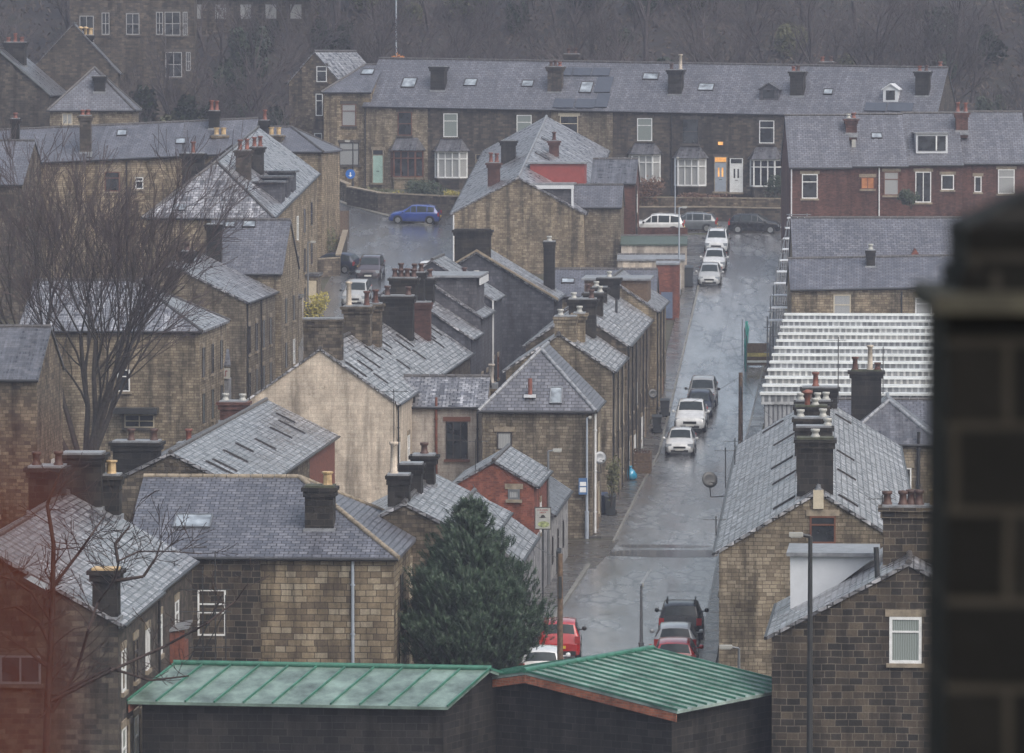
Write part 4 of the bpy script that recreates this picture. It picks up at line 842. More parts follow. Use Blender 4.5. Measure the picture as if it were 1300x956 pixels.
# --- N8 far stone terrace: nine houses on a line turned 16 degrees
xsb = [462, 543, 623, 700, 778, 850, 925, 1005, 1095, 1188]
labs = ['far terrace left end house, tan front with mint green door and brown bay', 'far terrace dark stone house with white bay just right of the brown bay', 'far terrace house partly hidden by the pale gable roof, one white upper window', 'far terrace tan-fronted house with cream window and solar panels', 'far terrace dark house with white bay just right of the tan front', 'far terrace house with orange glow above its door', 'far terrace house with white front door and small dark roof dormer', 'far terrace house left of the white roof dormer, mostly above the red brick terrace', 'far terrace right end house with white gabled dormer and solar panels']
th = R(16); RT = Vector((math.cos(th), -math.sin(th)))
Rr = PY(1188, 148, 436)
def front_at(px):   # point on the facade line seen at pixel column px
    k = (px-650)/F_PX; # x = k*y ; (x,y) = Rr + t*RT
    t = (k*Rr.y-Rr.x)/(RT.x-k*RT.y); return Rr.x+t*RT.x, Rr.y+t*RT.y, t
walls8 = [TAN, DARK, DARK, TAN, DARK, DARK, DARK, DARK, DARK]
F8 = []
for i in range(9):
    xa, ya, ta = front_at(xsb[i]); xb, yb, tb = front_at(xsb[i+1]); ey = 134+(148-134)*(xsb[i]-462)/726; ey2 = 134+14*(xsb[i+1]-462)/726
    za = PY(xsb[i], ey, ya).z; zb_ = PY(xsb[i+1], ey2, yb).z
    h = House('terraced_house', labs[i], (xsb[i], ey), ya, 16, tb-ta+.005, 9, 3.85, 'x', 'L', wall=walls8[i], roof=SLATEF, group='far stone terrace', base=13.0, xslope=(zb_-za)/(tb-ta), ridge_mat=RIDGE)
    F8.append(h)
W8 = lambda i, r, *a, **k: F8[i].window('front', r, *a, **k)
W8(0, (505, 142, 523, 172), BFRAME, GLASS, 'h', STONED); W8(1, (563, 144, 581, 174), WHITE, CURTG, 't', STONED); W8(2, (656, 146, 675, 175), WHITE, CURTG, 't', STONED); W8(3, (711, 147, 734, 178), CFRAME, GLASS, 't', CFRAME)
W8(4, (809, 150, 828, 179), WHITE, CURTG, 't', STONED); W8(5, (866, 151, 887, 183), DFRAME, GLASS, 'h', STONED); W8(6, (964, 153, 983, 182), WHITE, GLASS, 't', STONED); W8(7, (1024, 154, 1042, 184), WHITE, GLASS, 't', STONED); W8(8, (1120, 156, 1140, 186), WHITE, GLASS, 't', STONED)
F8[0].door('front', (473, 190, 487, 232), MINT, GLASS, STONET); F8[5].door('front', (907, 199, 923, 243), GPIPE, LIT, STONED, True); F8[6].door('front', (927, 201, 943, 244), WHITE, GLASS, STONED, True)
F8[1].door('front', (604, 196, 618, 238), BFRAME, GLASS, STONED); F8[4].door('front', (784, 200, 797, 242), WHITE, GLASS, STONED)
def bay(h, x0, x1, ytop, ybot, yroof, fr, pane, trim=STONED):
    """projecting bay window with its own hipped slate roof"""
    u0, u1, v0, v1 = h.rect('front', (x0, ytop, x1, ybot)); vr = h.hit('front', (x0+x1)/2, yroof)[1]; d = .75; c = .45; base = v0
    b = MB(); pl = [(u0, -.003), (u0+c, -d), (u1-c, -d), (u1, -.003)]
    b.poly([(x, y, -1.0) for x, y in pl], (0, 0, base+1.0)); o = b.build('bay', h.wall.data.materials[0], h.root)
    g = MB(); g.poly([(x, y*.96-.002, base) for x, y in pl], (0, 0, v1-v0)); g.build('bay_glass', pane, o)
    f = MB()
    def bar(p, q, z0, z1, r=.05):
        p = Vector((*p, 0)); q = Vector((*q, 0)); dd = (q-p); nn = Vector((dd.y, -dd.x, 0)).normalized()*r
        f.obox(p-nn*.2+Vector((0, 0, z0)), dd, nn*1.4, (0, 0, z1-z0))
    for p, q in zip(pl, pl[1:]):
        for z0, z1 in ((base, base+.12), (v1-.12, v1), (base+(v1-base)*.7, base+(v1-base)*.7+.08)): bar(p, q, z0, z1)
    for x, y in pl: f.box(x-.06, x+.06, y-.06 if y < -.1 else y-.08, y+.06 if y < -.1 else y, base+.01, v1-.01)
    for q in (1/3, 2/3): xx = pl[1][0]+(pl[2][0]-pl[1][0])*q; f.box(xx-.04, xx+.04, -d-.06, -d+.02, base+.02, v1-.02)
    f.build('bay_frame', fr, o)
    r = MB(); e = .28; lo = [(u0-e, -.003, v1), (u0+c-e*.5, -d-e, v1), (u1-c+e*.5, -d-e, v1), (u1+e, -.003, v1)]; hi = [(u0+.45, -.003, vr), (u1-.45, -.003, vr)]
    vs = [Vector(p)+Vector((0, 0, .02)) for p in lo+hi]; r.add(vs, [(0, 1, 4), (1, 2, 5, 4), (2, 3, 5), (0, 3, 2, 1), (0, 4, 5, 3)])
    r.build('bay_roof', SLATE, o)
    s_ = MB(); s_.poly([(x*1.0+(.06 if x > (u0+u1)/2 else -.06), y-.08 if y < -.1 else y, base-.12) for x, y in pl], (0, 0, .118)); s_.build('sill', trim, o)
bay(F8[0], 497, 537, 191, 225, 175, BFRAME, GLASS, STONET); bay(F8[1], 553, 593, 192, 226, 177, WHITE, CURT); bay(F8[4], 799, 838, 196, 231, 182, WHITE, CURT); bay(F8[5], 857, 896, 201, 236, 187, WHITE, CURT); bay(F8[6], 953, 993, 202, 237, 187, WHITE, GLASS)
def ch8(i, x0, x1, yt, yb, pots, mat=SOOT):
    h = F8[i]; a, b = h.hit('rf', (x0+x1)/2, yb); o, t, u, n = h.face('rf'); q = o+t*a+u*b; h.chimney(q.y, x0, x1, yt, .85, pots, mat=mat)
ch8(0, 546.5, 564, 84, 115, ()); ch8(2, 695, 712, 84, 117, 'dds', DARK); F8[3].chimney(6.2, 716, 733, 68, .85, 'dd', mat=DARK); F8[7].chimney(6.2, 1040, 1056, 78, .85, 's-d', mat=DARK); F8[8].chimney(6.2, 1186, 1199, 84, .8, 's', mat=DARK); ch8(4, 848, 865, 88, 120, 'd-x'); ch8(6, 1003, 1020, 90, 122, 'sd-'); ch8(8, 1162, 1179, 90, 122, 'sd')
for i, r in ((0, (511, 99, 529, 111)), (1, (590, 100, 606, 109)), (2, (663, 102, 678, 110)), (3, (737, 104, 753, 118)), (4, (817, 93, 837, 101)), (5, (887, 106, 907, 115)), (7, (1046, 113, 1058, 120))): F8[i].skylight('rf', r)
for i, lst in ((3, [(705, 87, 728, 97), (729, 87, 752, 97), (753, 87, 776, 97), (757, 98, 778, 118), (757, 119, 774, 137), (703, 126, 730, 138), (731, 126, 756, 138)]), (8, [(1098, 131, 1126, 142), (1127, 131, 1160, 142)])):
    for r in lst:
        u0, u1, v0, v1 = F8[i].rect('rf', r); m = MB(); F8[i].bar(m, F8[i].face('rf'), u0+.03, u1-.03, v0+.03, v1-.03, .06, .12); m.build('solar_panel', SOLAR, F8[i].root)
def dm8(i, x0, x1, y0, y1, g, wall, fr):
    h = F8[i]; a, b = h.hit('rf', (x0+x1)/2, y1); o, t, u, n = h.face('rf'); q = o+t*a+u*b
    p0, p1 = h.aty(x0, y1, q.y), h.aty(x1, y0, q.y); d = h.dormer(p0.x, p1.x, q.y, q.y+2.4, q.z-.2, p1.z-g, wall=wall, top=SLATE if wall is SLATEHUNG else CLAD, gable=g, fr=fr)
    m = MB(); w_ = p1.x-p0.x; m.box(p0.x+w_*.2, p1.x-w_*.2, q.y-.03, q.y-.003, q.z+.15, p1.z-g-.1); m.build('dormer_window', GLASS, d)
dm8(6, 964, 988, 106, 127, .45, SLATEHUNG, SLATEHUNG); dm8(8, 1121, 1140, 107, 129, .4, CLAD, CLAD)
F8[0].pipe('front', .15); F8[5].pipe('front', .2)
m = MB(); q = F8[5].face('front'); F8[5].bar(m, q, *[c for c in F8[5].rect('front', (912, 180, 918, 184))], .01, .12); m.build('porch_lamp', LIT, F8[5].root)
# --- N9 left of the far terrace
h = House('stone_house', 'tan stone house with sash windows joined to the left end of the far terrace', (411, 117), 450.5, 14, 4.1, 8, 2.2, 'x', 'L', (2.5, 0), wall=TAN, roof=SLATEF)
h.window('front', (434, 132, 452, 160), BFRAME, CURT, 't', STONED); h.window('front', (431, 181, 456, 210), DFRAME, CURT, 't', STONED); h.skylight('rf', (459, 88, 475, 95))
h = House('stone_house', 'tall grey stone gable house with narrow white windows at far left of the terrace', (367, 104), 455, 24, 4.8, 8, 2.5, 'y', 'L', wall=BROWN, roof=SLATEW)
for r in ((402, 84, 415, 104), (401, 119, 410, 147), (399, 169, 409, 195)): h.window('front', r, WHITE, GLASS, 't', STONED)
# --- N14/N15 etc. left street
h = House('stone_house', 'broad stone house with hipped wet roof behind the big bare tree', (253, 421), 300, 4.2, 10.2, 12, 2.5, 'x', 'R', (0, 4.5), wall=TAN, roof=SLATEW)
h.window('front', (57, 475, 69, 498), WHITE, GLASS, '', STONET); h.window('front', (59, 531, 70, 539), WHITE, GLASS, '', STONET); h.window('front', (149, 469, 165, 497), WHITE, GLASS, 't', STONET); h.window('front', (158, 526, 196, 543), CFRAME, GLASS, 'mh', STONED)
m = MB(); a_ = h.rect('front', (145, 517, 202, 524)); h.bar(m, h.face('front'), *a_, .01, .9); m.build('shop_canopy', DMETAL, h.root)
h.sidewins('right', 3, (1.6, 4.6, 7.2), w=.85, h=1.7, fr=DFRAME, start=1.6, step=4)
h = House('stone_house', 'tall stone house on the left street with low white-streaked roof and hanging sign', (312, 384), 320, 4.2, 9, 15, 2.2, 'y', 'R', wall=TAN, roof=SLATEW, group='left street facade')
h.sidewins('right', 4, (1.4, 4.4, 7.2), w=.85, h=1.7, fr=DFRAME, start=1.6, step=3.6); h.chimney(5, 228, 244, 318, .9, 'd', mat=SOOT); h.pipe('right', .2); h.pipe('right', 7)
# sign bracket house front: board with red lettering
def text(body, loc, size, rot, mat, name, parent, ext=.01):
    cu = bpy.data.curves.new(name, 'FONT'); cu.body = body; cu.size = size; cu.extrude = ext; cu.align_x = 'CENTER'; cu.align_y = 'CENTER'
    to = bpy.data.objects.new(name+'_tmp', cu); C.objects.link(to); dg = bpy.context.evaluated_depsgraph_get(); me = bpy.data.meshes.new_from_object(to.evaluated_get(dg))
    bpy.data.objects.remove(to); me.materials.clear(); me.materials.append(mat); o = bpy.data.objects.new(name, me); C.objects.link(o); o.parent = parent; o.location = loc; o.rotation_euler = rot; return o
h = House('stone_house', 'house with plain slate roof and two rooflights, end gable facing the left street', (357, 347), 335.2, 4.2, 4.9, 9.5, 3.1, 'x', 'R', wall=TAN, roof=SLATEF, group='left street facade')
h.skylight('rf', (284, 282, 299, 289)); h.skylight('rf', (308, 281, 325, 289)); h.sidewins('right', 2, (1.4, 4.4, 7.2), w=.85, h=1.6, fr=DFRAME, start=2.4, step=4.4); h.chimney(.4, 262, 280, 284, .9, (), mat=SOOT)
h = House('stone_house', 'long three-storey stone block with dark hipped front and stepped dormers', (345, 276), 360, 4.2, 8.6, 28, 3.2, 'y', 'R', (4.4, 0), slope=.085, wall=TAN, roof=SLATEW)
h.skylight('rh', (220, 254, 237, 268)); h.chimney(6, 299, 317, 190, 1.0, 'tt', mat=DARK); h.chimney(11, 318, 333, 186, 1, 'tt', mat=SOOT)
h.chimney(5, 231, 257, 194, 1.1, '-t-', mat=SOOT)
for k, (yl) in enumerate((6.5, 9.8, 13.2)): h.dormer(6.0, 8.5, yl, yl+2.2, h.he+.085*yl+.2, h.he+.085*yl+1.6, wall=SLATEHUNG, top=SLATE, ovh=.2)
h.sidewins('right', 6, (1.6, 4.4, 7.2), w=.9, h=1.7, fr=DFRAME, start=2, step=4.4)
for yl in (8, 20):
    m = MB(); m.box(8.605, 9.5, yl, yl+2.4, -1+.085*yl, 3.2+.085*yl); o = m.build('bay', TAN, h.root); m = MB(); m.box(8.61, 9.6, yl-.1, yl+2.5, 3.21+.085*yl, 3.4+.085*yl); m.build('bay_roof', SLATE, o)
    m = MB(); m.box(8.7, 9.4, yl-.04, yl-.003, 1+.085*yl, 2.9+.085*yl); m.build('window', CFRAME, o)
for k in range(6): h.skylight('rl', ('l', 3+k*4, 2.6, .6, 2), hgt=.15)
# --- N11 long low terrace top left: three houses
labs = ['left house of the long low slate terrace below the pyramid-roofed villa', 'middle house of the long low slate terrace with single rooflight', 'right house of the long low slate terrace with pale buff pots']
xa = [-10, 108, 228, 322]
for i in range(3):
    y0 = 385+i*.8; a = PY(xa[i], 208-6*i, y0); b = PY(xa[i+1], 208-6*i, y0)
    h = House('stone_house', labs[i], (xa[i], 209-5.5*i), y0, 0, (b-a).x, 10, 2.3, 'x', 'L', wall=TAN, roof=SLATEF, group='long low slate terrace', base=gz(385), xslope=.045)
    if i == 0: h.chimney(1.6, 14, 24, 150, .7, 's', mat=SOOT); h.chimney(.9, 101, 115, 146, .9, 'ss', mat=DARK)
    if i == 1: h.window('front', (133, 218, 152, 243), BFRAME, GLASS, 't', STONET); h.window('front', (172, 225, 182, 240), WHITE, GLASS, 't', STONET); h.skylight('rf', (147, 166, 160, 173)); h.skylight('rf', (222, 177, 235, 184)); h.pipe('front', h.hit('front', 161, 220)[0])
    if i == 2: h.chimney(3.6, 265, 278, 140, .9, 'tt', mat=SOOT); h.chimney(2.2, 270, 288, 171, .8, 'bb', mat=TAN); h.chimney(3.4, 340, 357, 168, .8, 'bb', mat=TAN) if 0 else None
h = House('stone_house', 'plain slate-roofed house at the left edge below the long low terrace', (28, 234), 378, 6, 9, 9, 2.9, 'x', 'R', wall=BROWN, roof=SLATEF)
h = House('stone_house', 'small hipped house beyond the three-storey block with tall buff-potted stack', (408, 193), 402, 8, 7, 8, 1.7, 'x', 'R', (0, 3), wall=TAN, roof=SLATEF)
h.chimney(1.2, 339, 357, 171, .8, 'bb', mat=TAN); h.chimney(2.6, 330, 340, 152, .8, 't', mat=SOOT)
OLDW = plain('weathered_white_frame', (.28, .28, .29), .6)
# --- hill villas top left
h = House('villa', 'villa with blue-grey pyramid roof and square stack at upper left', (63, 139), 425, 0, 6.6, 6.6, 3.2, 'y', 'L', (3.2, 3.2), wall=TAN, roof=SLATEF)
h.window('front', (79, 144, 92, 158), CFRAME, CURT, 'm', STONET); h.chimney(1.2, 119, 133, 96, .8, (), mat=SOOT)
h = House('villa', 'dark gabled stone villa at the left edge with slender white-trimmed bargeboard', (62, 120), 432, 5, 8.5, 9, 3.6, 'y', 'R', wall=DARK, roof=SLATE)
h.chimney(3, 5, 31, 53, 1, 'sts', mat=SOOT)
m = MB()
for sx in (0, 1):
    p = Vector((4.25, -.2, h.he+3.65)); q = Vector((8.7 if sx else -.2, -.2, h.he-.1)); m.obox(p, q-p, (0, .06, 0), (0, 0, .2))
m.build('bargeboard', METAL, h.root)
h = House('villa', 'dark stone villa with steep valley gables behind the pyramid roof', (150, 92), 445, -3, 7.4, 8, 4, 'y', 'R', wall=DARK, roof=SLATE)
h.chimney(2, 99, 118, 44, .9, 'ccb', mat=SOOT, potmat=BUFF)
h = House('villa', 'large Victorian villa with tall white sash windows high among the trees', (247, -15), 474, -2, 11, 9, 3, 'x', 'R', wall=DARK, roof=SLATE, base=gz(474)+1)
for r in ((101, 20, 119, 52), (129, 16, 139, 44), (160, 17, 177, 44), (198, 15, 207, 44), (209, 15, 229, 45), (232, 15, 238, 45), (210, 66, 231, 98), (236, 66, 242, 90)): h.window('front', r, OLDW, GLASS, 'mh', STONED)
for k, (lb, an, Y_, W_) in enumerate((('half hidden pale house glimpsed through the hilltop trees left of centre', (395, -2), 492, 12), ('distant house with white windows among bare trees above the far terrace', (720, 3), 500, 5))):
    h = House('villa', lb, an, Y_, 2, W_, 8, 2.5, 'x', 'R', wall=BROWN, roof=SLATE, base=gz(Y_)+.8)
    for u in range(int(W_/2.4)): h.window('front', ('l', 1.4+2.3*u, h.he-1.2, 1.0, 1.3), OLDW, CURT, 'm', STONED)
# ================================================================ CARS
def paint(name, col, rough=.25):
    m, nt, bs = newmat(name); bs.inputs['Base Color'].default_value = (*col, 1); bs.inputs['Roughness'].default_value = rough
    bs.inputs['Coat Weight'].default_value = 1; bs.inputs['Coat Roughness'].default_value = .06; L = nt.links
    tc = N(nt, 'ShaderNodeTexCoord'); no = N(nt, 'ShaderNodeTexNoise', i_Scale=2.5, i_Detail=6.); L.new(tc.outputs['Object'], no.inputs['Vector'])
    L.new(ramp(nt, [(.35, tuple(c*.8 for c in col)), (.65, col)], no.outputs['Fac']), bs.inputs['Base Color'])
    if max(col) < .05: bs.inputs['Coat Weight'].default_value = .25; bs.inputs['Specular IOR Level'].default_value = .3
    return m
PC = {'white': paint('white_car_paint', (.68, .69, .7)), 'silver': paint('silver_car_paint', (.36, .37, .38), .35), 'grey': paint('grey_car_paint', (.13, .145, .16)), 'dark': paint('black_car_paint', (.012, .012, .014)),
      'navy': paint('navy_car_paint', (.02, .025, .045)), 'blue': paint('blue_car_paint', (.02, .055, .27)), 'red': paint('red_car_paint', (.42, .015, .015)), 'brown': paint('brown_car_paint', (.05, .035, .04))}
TYRE = plain('tyre_rubber', (.012, .012, .012), .85); RIM = plain('alloy_rim', (.4, .41, .42), .3, metal=.7); BLK = plain('black_plastic', (.015, .015, .016), .5)
HEADL = plain('headlight_glass', (.17, .19, .21), .15, coat=.5); TAILL = plain('taillight_lens', (.35, .015, .012), .15, coat=1); YPL = plain('yellow_plate', (.6, .42, .04), .4); WPL = plain('white_plate', (.65, .65, .62), .4)
#      t     low   belt  top   wb    wr     (fractions: x/L, z/H.., half width)
PROF = {
 'hatch': dict(L=4.1, W=1.76, H=1.47, st=[(-.5, .34, .62, .66, .80, .70), (-.49, .2, .72, .76, .93, .80), (-.475, .18, .92, .97, .97, .80), (-.40, .18, .94, 1.36, .99, .66), (-.26, .18, .93, 1.45, 1, .68), (-.05, .17, .92, 1.47, 1, .69), (.06, .17, .91, 1.43, 1, .68), (.25, .17, .88, .99, .99, .78), (.40, .18, .80, .87, .96, .74), (.46, .18, .70, .76, .90, .66), (.49, .2, .56, .60, .80, .6), (.5, .26, .44, .46, .74, .58)]),
 'suv': dict(L=4.35, W=1.84, H=1.66, st=[(-.5, .38, .7, .76, .84, .74), (-.49, .26, .85, .9, .95, .84), (-.48, .25, 1.04, 1.1, .98, .82), (-.43, .25, 1.06, 1.55, .99, .72), (-.26, .25, 1.05, 1.65, 1, .74), (-.05, .24, 1.04, 1.66, 1, .75), (.06, .24, 1.03, 1.60, 1, .73), (.23, .24, 1.01, 1.12, .99, .82), (.40, .25, .95, 1.02, .97, .8), (.465, .25, .84, .90, .92, .74), (.49, .27, .66, .7, .84, .66), (.5, .34, .5, .53, .78, .62)]),
 'pickup': dict(L=5.2, W=1.95, H=1.83, st=[(-.5, .45, .8, 1.12, .95, .90), (-.49, .4, .9, 1.14, .97, .93), (-.16, .32, .95, 1.15, .98, .93), (-.155, .32, 1.1, 1.6, .99, .74), (-.12, .32, 1.12, 1.80, 1, .74), (.0, .32, 1.12, 1.83, 1, .75), (.09, .32, 1.11, 1.78, 1, .74), (.20, .32, 1.10, 1.26, .99, .84), (.40, .32, 1.06, 1.14, .97, .84), (.47, .34, .95, 1.0, .94, .8), (.495, .36, .75, .8, .88, .72), (.5, .42, .6, .63, .84, .68)]),
}
def car(label, px, py, fwd, kind='hatch', col='white', end='front', rails=False, group=None, scale=1.0, Wm=1.0):
    P = PROF[kind]; L, W, Hh = P['L']*scale, P['W']*Wm, P['H']; hw = W/2
    g = G(px, py); f2 = Vector((fwd[0], fwd[1], 0)).normalized()
    c = g + f2*(-L/2 if end == 'front' else (L/2 if end == 'rear' else 0)); c.z = gz(c.y)
    p1 = c+f2*1.3; p2 = c-f2*1.3; fx = (Vector((p1.x, p1.y, gz(p1.y)))-Vector((p2.x, p2.y, gz(p2.y)))).normalized()
    s0 = Vector((f2.y, -f2.x, 0)); sl = Vector((s0.x, s0.y, (gz(c.y+s0.y)-gz(c.y-s0.y))/2)).normalized(); left = -sl
    up = fx.cross(left).normalized(); left = up.cross(fx).normalized()
    root = empty('parked_car', c, 0, label, {'suv': 'car', 'hatch': 'car', 'pickup': 'pickup truck'}[kind], group)
    M = Matrix((fx, left, up)).transposed().to_4x4(); root.rotation_euler = M.to_euler(); root.location = (c.x, c.y, gz(c.y)+.03)
    st = P['st']; m = MB(); vs = []; n = 13
    for t, lo, be, to, wb, wr in st:
        x = t*L; hb = hw*wb; hr = hw*wr
        half = [(hb*.8, lo), (hb*.97, lo+.06), (hb, lo+(be-lo)*.45), (hb*.985, be-.05), (hb*.94, be), (hr, to-.035), (hr*.55, to-.006), ]
        ring = [(x, y, z) for y, z in half] + [(x, 0, to)] + [(x, -y, z) for y, z in reversed(half)]
        vs += ring
    n = 15; fs = []
    for k in range(len(st)-1):
        for i in range(n-1): fs.append((k*n+i, k*n+i+1, (k+1)*n+i+1, (k+1)*n+i))
        fs.append((k*n+n-1, k*n, (k+1)*n, (k+1)*n+n-1))
    m.add(vs, fs, True); m.add(vs[:n], [tuple(range(n))]); m.add(vs[-n:], [tuple(reversed(range(n)))])
    body = m.build('body', PC[col], root)
    md = body.modifiers.new('edge', 'BEVEL'); md.width = .012; md.segments = 1; md.limit_method = 'ANGLE'
    V = lambda k, i: Vector(vs[k*n+i])
    # glass panels set just proud of the shell, leaving pillars between
    def glass(name, q, off, inset=.07):
        q = [Vector(p) for p in q]; c_ = sum(q, Vector())/4; nn = (q[1]-q[0]).cross(q[3]-q[0]).normalized()
        if nn.dot(c_-Vector((0, 0, .8))) < 0: nn = -nn
        q = [c_+(p-c_)*(1-inset) + nn*off for p in q]; mm_ = MB(); mm_.poly(q, -nn*.012); mm_.build(name, CARG, root)
    gh = [k for k in range(len(st)) if st[k][3]-st[k][2] > .35]
    a, b = gh[0], gh[-1]
    def screen(name, k0, k1, t0, t1, sq=.93):
        up_, lo_ = [V(k0, i).lerp(V(k1, i), t0) for i in range(5, 10)], [V(k0, i).lerp(V(k1, i), t1) for i in range(5, 10)]
        nn = (up_[4]-up_[0]).cross(lo_[0]-up_[0]).normalized(); nn = nn if nn.z > 0 else -nn
        for L_ in (up_, lo_):
            for p in L_: p.y *= sq; p += nn*.014
        mm_ = MB(); vv = up_+lo_+[p-nn*.01 for p in up_+lo_]; mm_.add(vv, [(j, j+1, j+6, j+5) for j in range(4)]+[(j+10, j+15, j+16, j+11) for j in range(4)], True); mm_.build(name, CARG, root)
    screen('windscreen', b, b+1, .05, .93); screen('rear_window', a, a-1, .06, .85, .9)
    for (k0, k1) in ([(a, a+1), (a+1, a+2), (a+2, b)] if kind != 'pickup' else [(a+1, a+2), (a+2, b)]):
        for q in ([4, 5], [10, 9]):
            glass('side_window', [V(k0, q[0]), V(k1, q[0]), V(k1, q[1]), V(k0, q[1])], .014, .11)
    for q in (4, 10): # front quarter
        p0, p1, p2 = V(b, q), V(b+1, q), V(b, 5 if q == 4 else 9); c_ = (p0+p1*.6+p2)/2.6; sg = 1 if q == 4 else -1
        tri = [c_+(p-c_)*.78+Vector((0, sg*.016, 0)) for p in (p0, p0.lerp(p1, .75), p2)]; mm_ = MB(); mm_.poly(tri, (0, -sg*.012, 0)); mm_.build('side_window', CARG, root)
    # wheels
    wr_ = .31 if kind == 'hatch' else .36
    for sx in (-.315, .31):
        for sy in (-1, 1):
            cx, cy_ = sx*L, sy*(hw-.02)
            mm_ = MB(); mm_.tube((cx, cy_-sy*.2, wr_), (cx, cy_+sy*.035, wr_), wr_, n=20); wh = mm_.build('wheel', TYRE, root)
            mm_ = MB(); mm_.tube((cx, cy_+sy*.036, wr_), (cx, cy_+sy*.046, wr_), wr_*.68, n=16); mm_.build('rim', RIM, wh)
            mm_ = MB(); k_ = 14; ring = []
            for j in range(k_+1):
                an = -.25+j*(math.pi+.5)/k_; ring.append((cx+math.cos(an)*(wr_+.075), wr_+math.sin(an)*(wr_+.075)))
            mm_.poly([(x, cy_+sy*.004, z) for x, z in ring], (0, sy*.02, 0)); mm_.build('wheel_arch', BLK, root)
    xf, xr = L*.5, -L*.5; tf = st[-2]; zb = P['st'][-3]
    for sy in (-1, 1):
        mm_ = MB(); zl = zb[2]*.93; yl = hw*.74
        mm_.obox((L*.487, sy*yl-.17, zl-.1), (.005, 0, 0), (0, .34, 0), (-.10, sy*0, .2)); mm_.obox((L*.455, sy*(hw*.90)-.05, zl-.08), (.10, -.0, -.03), (0, .06, 0), (-.03, 0, .19)); mm_.build('headlight', HEADL, root)
        mm_ = MB(); zt = st[2][2]; mm_.box(xr+.0, xr+.14, sy*hw*.84-.1, sy*hw*.84+.12 if sy > 0 else sy*hw*.84+.1, zt-.28, zt+.02)
        if sy < 0: mm_ = MB(); mm_.box(xr+.0, xr+.14, -hw*.84-.12, -hw*.84+.1, zt-.28, zt+.02)
        mm_.build('taillight', TAILL, root)
        mm_ = MB(); b_ = V(b+1, 4); mm_.lathe((b_.x-.18*1, sy*(hw+.13), b_.z+.09), [(.02, -.1), (.09, -.07), (.1, .0), (.08, .06), (.02, .08)], 8); mm_.box(b_.x-.2, b_.x-.14, min(sy*hw*.9, sy*(hw+.08)), max(sy*hw*.9, sy*(hw+.08)), b_.z+.02, b_.z+.06); mm_.build('wing_mirror', PC[col] if kind != 'suv' else BLK, root)
    mm_ = MB(); mm_.box(L*.485, xf+.012, -hw*.42, hw*.42, zb[2]*.70, zb[2]*.86); mm_.build('grille', BLK, root)
    mm_ = MB(); mm_.box(L*.48, xf+.016, -hw*.6, hw*.6, st[-1][1]-.02, st[-1][1]+.13); mm_.build('lower_grille', BLK, root)
    mm_ = MB(); mm_.box(xf+.004, xf+.024, -.26, .26, st[-1][1]+.1, st[-1][1]+.21); mm_.build('number_plate', WPL, root)
    mm_ = MB(); mm_.box(xr-.024, xr+.004, -.26, .26, st[0][2]-.14, st[0][2]-.03); mm_.build('number_plate', YPL, root)
    mm_ = MB(); mm_.box(xr-.012, xr+.1, -hw*.78, hw*.78, st[0][1]-.1, st[0][1]+.08); mm_.build('rear_bumper', BLK, root)
    if rails:
        for sy in (-1, 1):
            mm_ = MB(); k0, k1 = a+1, b-1; zr = Hh+.06; yr = sy*hw*.64
            mm_.tube((st[a+1][0]*L, yr, zr), (st[b][0]*L*.9, yr, zr), .025, n=6); mm_.box(st[a+1][0]*L-.05, st[a+1][0]*L+.05, yr-.03, yr+.03, Hh-.1, zr); mm_.box(st[b][0]*L*.9-.05, st[b][0]*L*.9+.05, yr-.03, yr+.03, Hh-.1, zr); mm_.build('roof_rail', METAL if col != 'dark' else BLK, root)
    return root
su = Vector((math.sin(R(4.2)), math.cos(R(4.2)))); dn = -su
g1 = 'cars parked up the street'
car('white hatchback nearest the viewer of the cars facing down the street', 862.5, 580, (dn.x, dn.y), 'hatch', 'white', group=g1)
car('white pickup truck parked behind the front white hatchback', 875.5, 552, (dn.x, dn.y), 'pickup', 'white', group=g1)
car('dark navy car wedged behind the white pickup', 886.5, 533, (dn.x, dn.y), 'hatch', 'navy', group=g1)
car('pale silver-roofed car last in the row behind the navy car', 890.5, 520, (dn.x, dn.y), 'suv', 'silver', group=g1)
car('small silver hatchback at the lower end of the three pale cars uphill', 900, 365, (dn.x, dn.y), 'hatch', 'silver', group=g1, scale=.93, Wm=.96)
car('white hatchback in the middle of the three pale cars uphill', 906, 346, (dn.x, dn.y), 'hatch', 'white', group=g1)
car('white roof-railed car at the top of the three pale cars uphill', 909, 324, (dn.x, dn.y), 'suv', 'white', rails=True, group=g1)
cr = Vector((math.cos(R(5)), -math.sin(R(5))))
car('black hatchback with pale wheels parked across the top of the street', 958, 295, (cr.x, cr.y), 'hatch', 'dark', end='mid', group='cars on the upper road')
car('grey hatchback beside the white van at the top of the street', 876, 293, (-cr.x, -cr.y), 'hatch', 'grey', end='mid', group='cars on the upper road', scale=1.05)
car('white estate parked behind the low red brick wall', 832, 298, (-cr.x, -cr.y), 'suv', 'white', end='mid', group='cars on the upper road', scale=1.05)
car('bright blue hatchback side-on below the garden wall', 527, 283, (-math.cos(R(7)), math.sin(R(7))), 'hatch', 'blue', end='mid', group='cars on the upper road')
car('dark brown car facing down the left-hand road', 467, 359, (dn.x, dn.y), 'suv', 'brown', scale=.98)
car('silver car half hidden behind the tall red chimney pots', 449, 392, (dn.x, dn.y), 'suv', 'silver')
car('white car with only its roof showing behind the sooty stacks', 541, 363, (dn.x, dn.y), 'hatch', 'white')
car('dark blue car tucked behind the low wall left of the brown car', 422, 345, (-.9, .3), 'hatch', 'navy', end='mid')
car('black four-wheel-drive car with yellow plate, rear to the viewer at lower right', 863.5, 818, (su.x-.02, su.y), 'suv', 'dark', end='rear', rails=True)
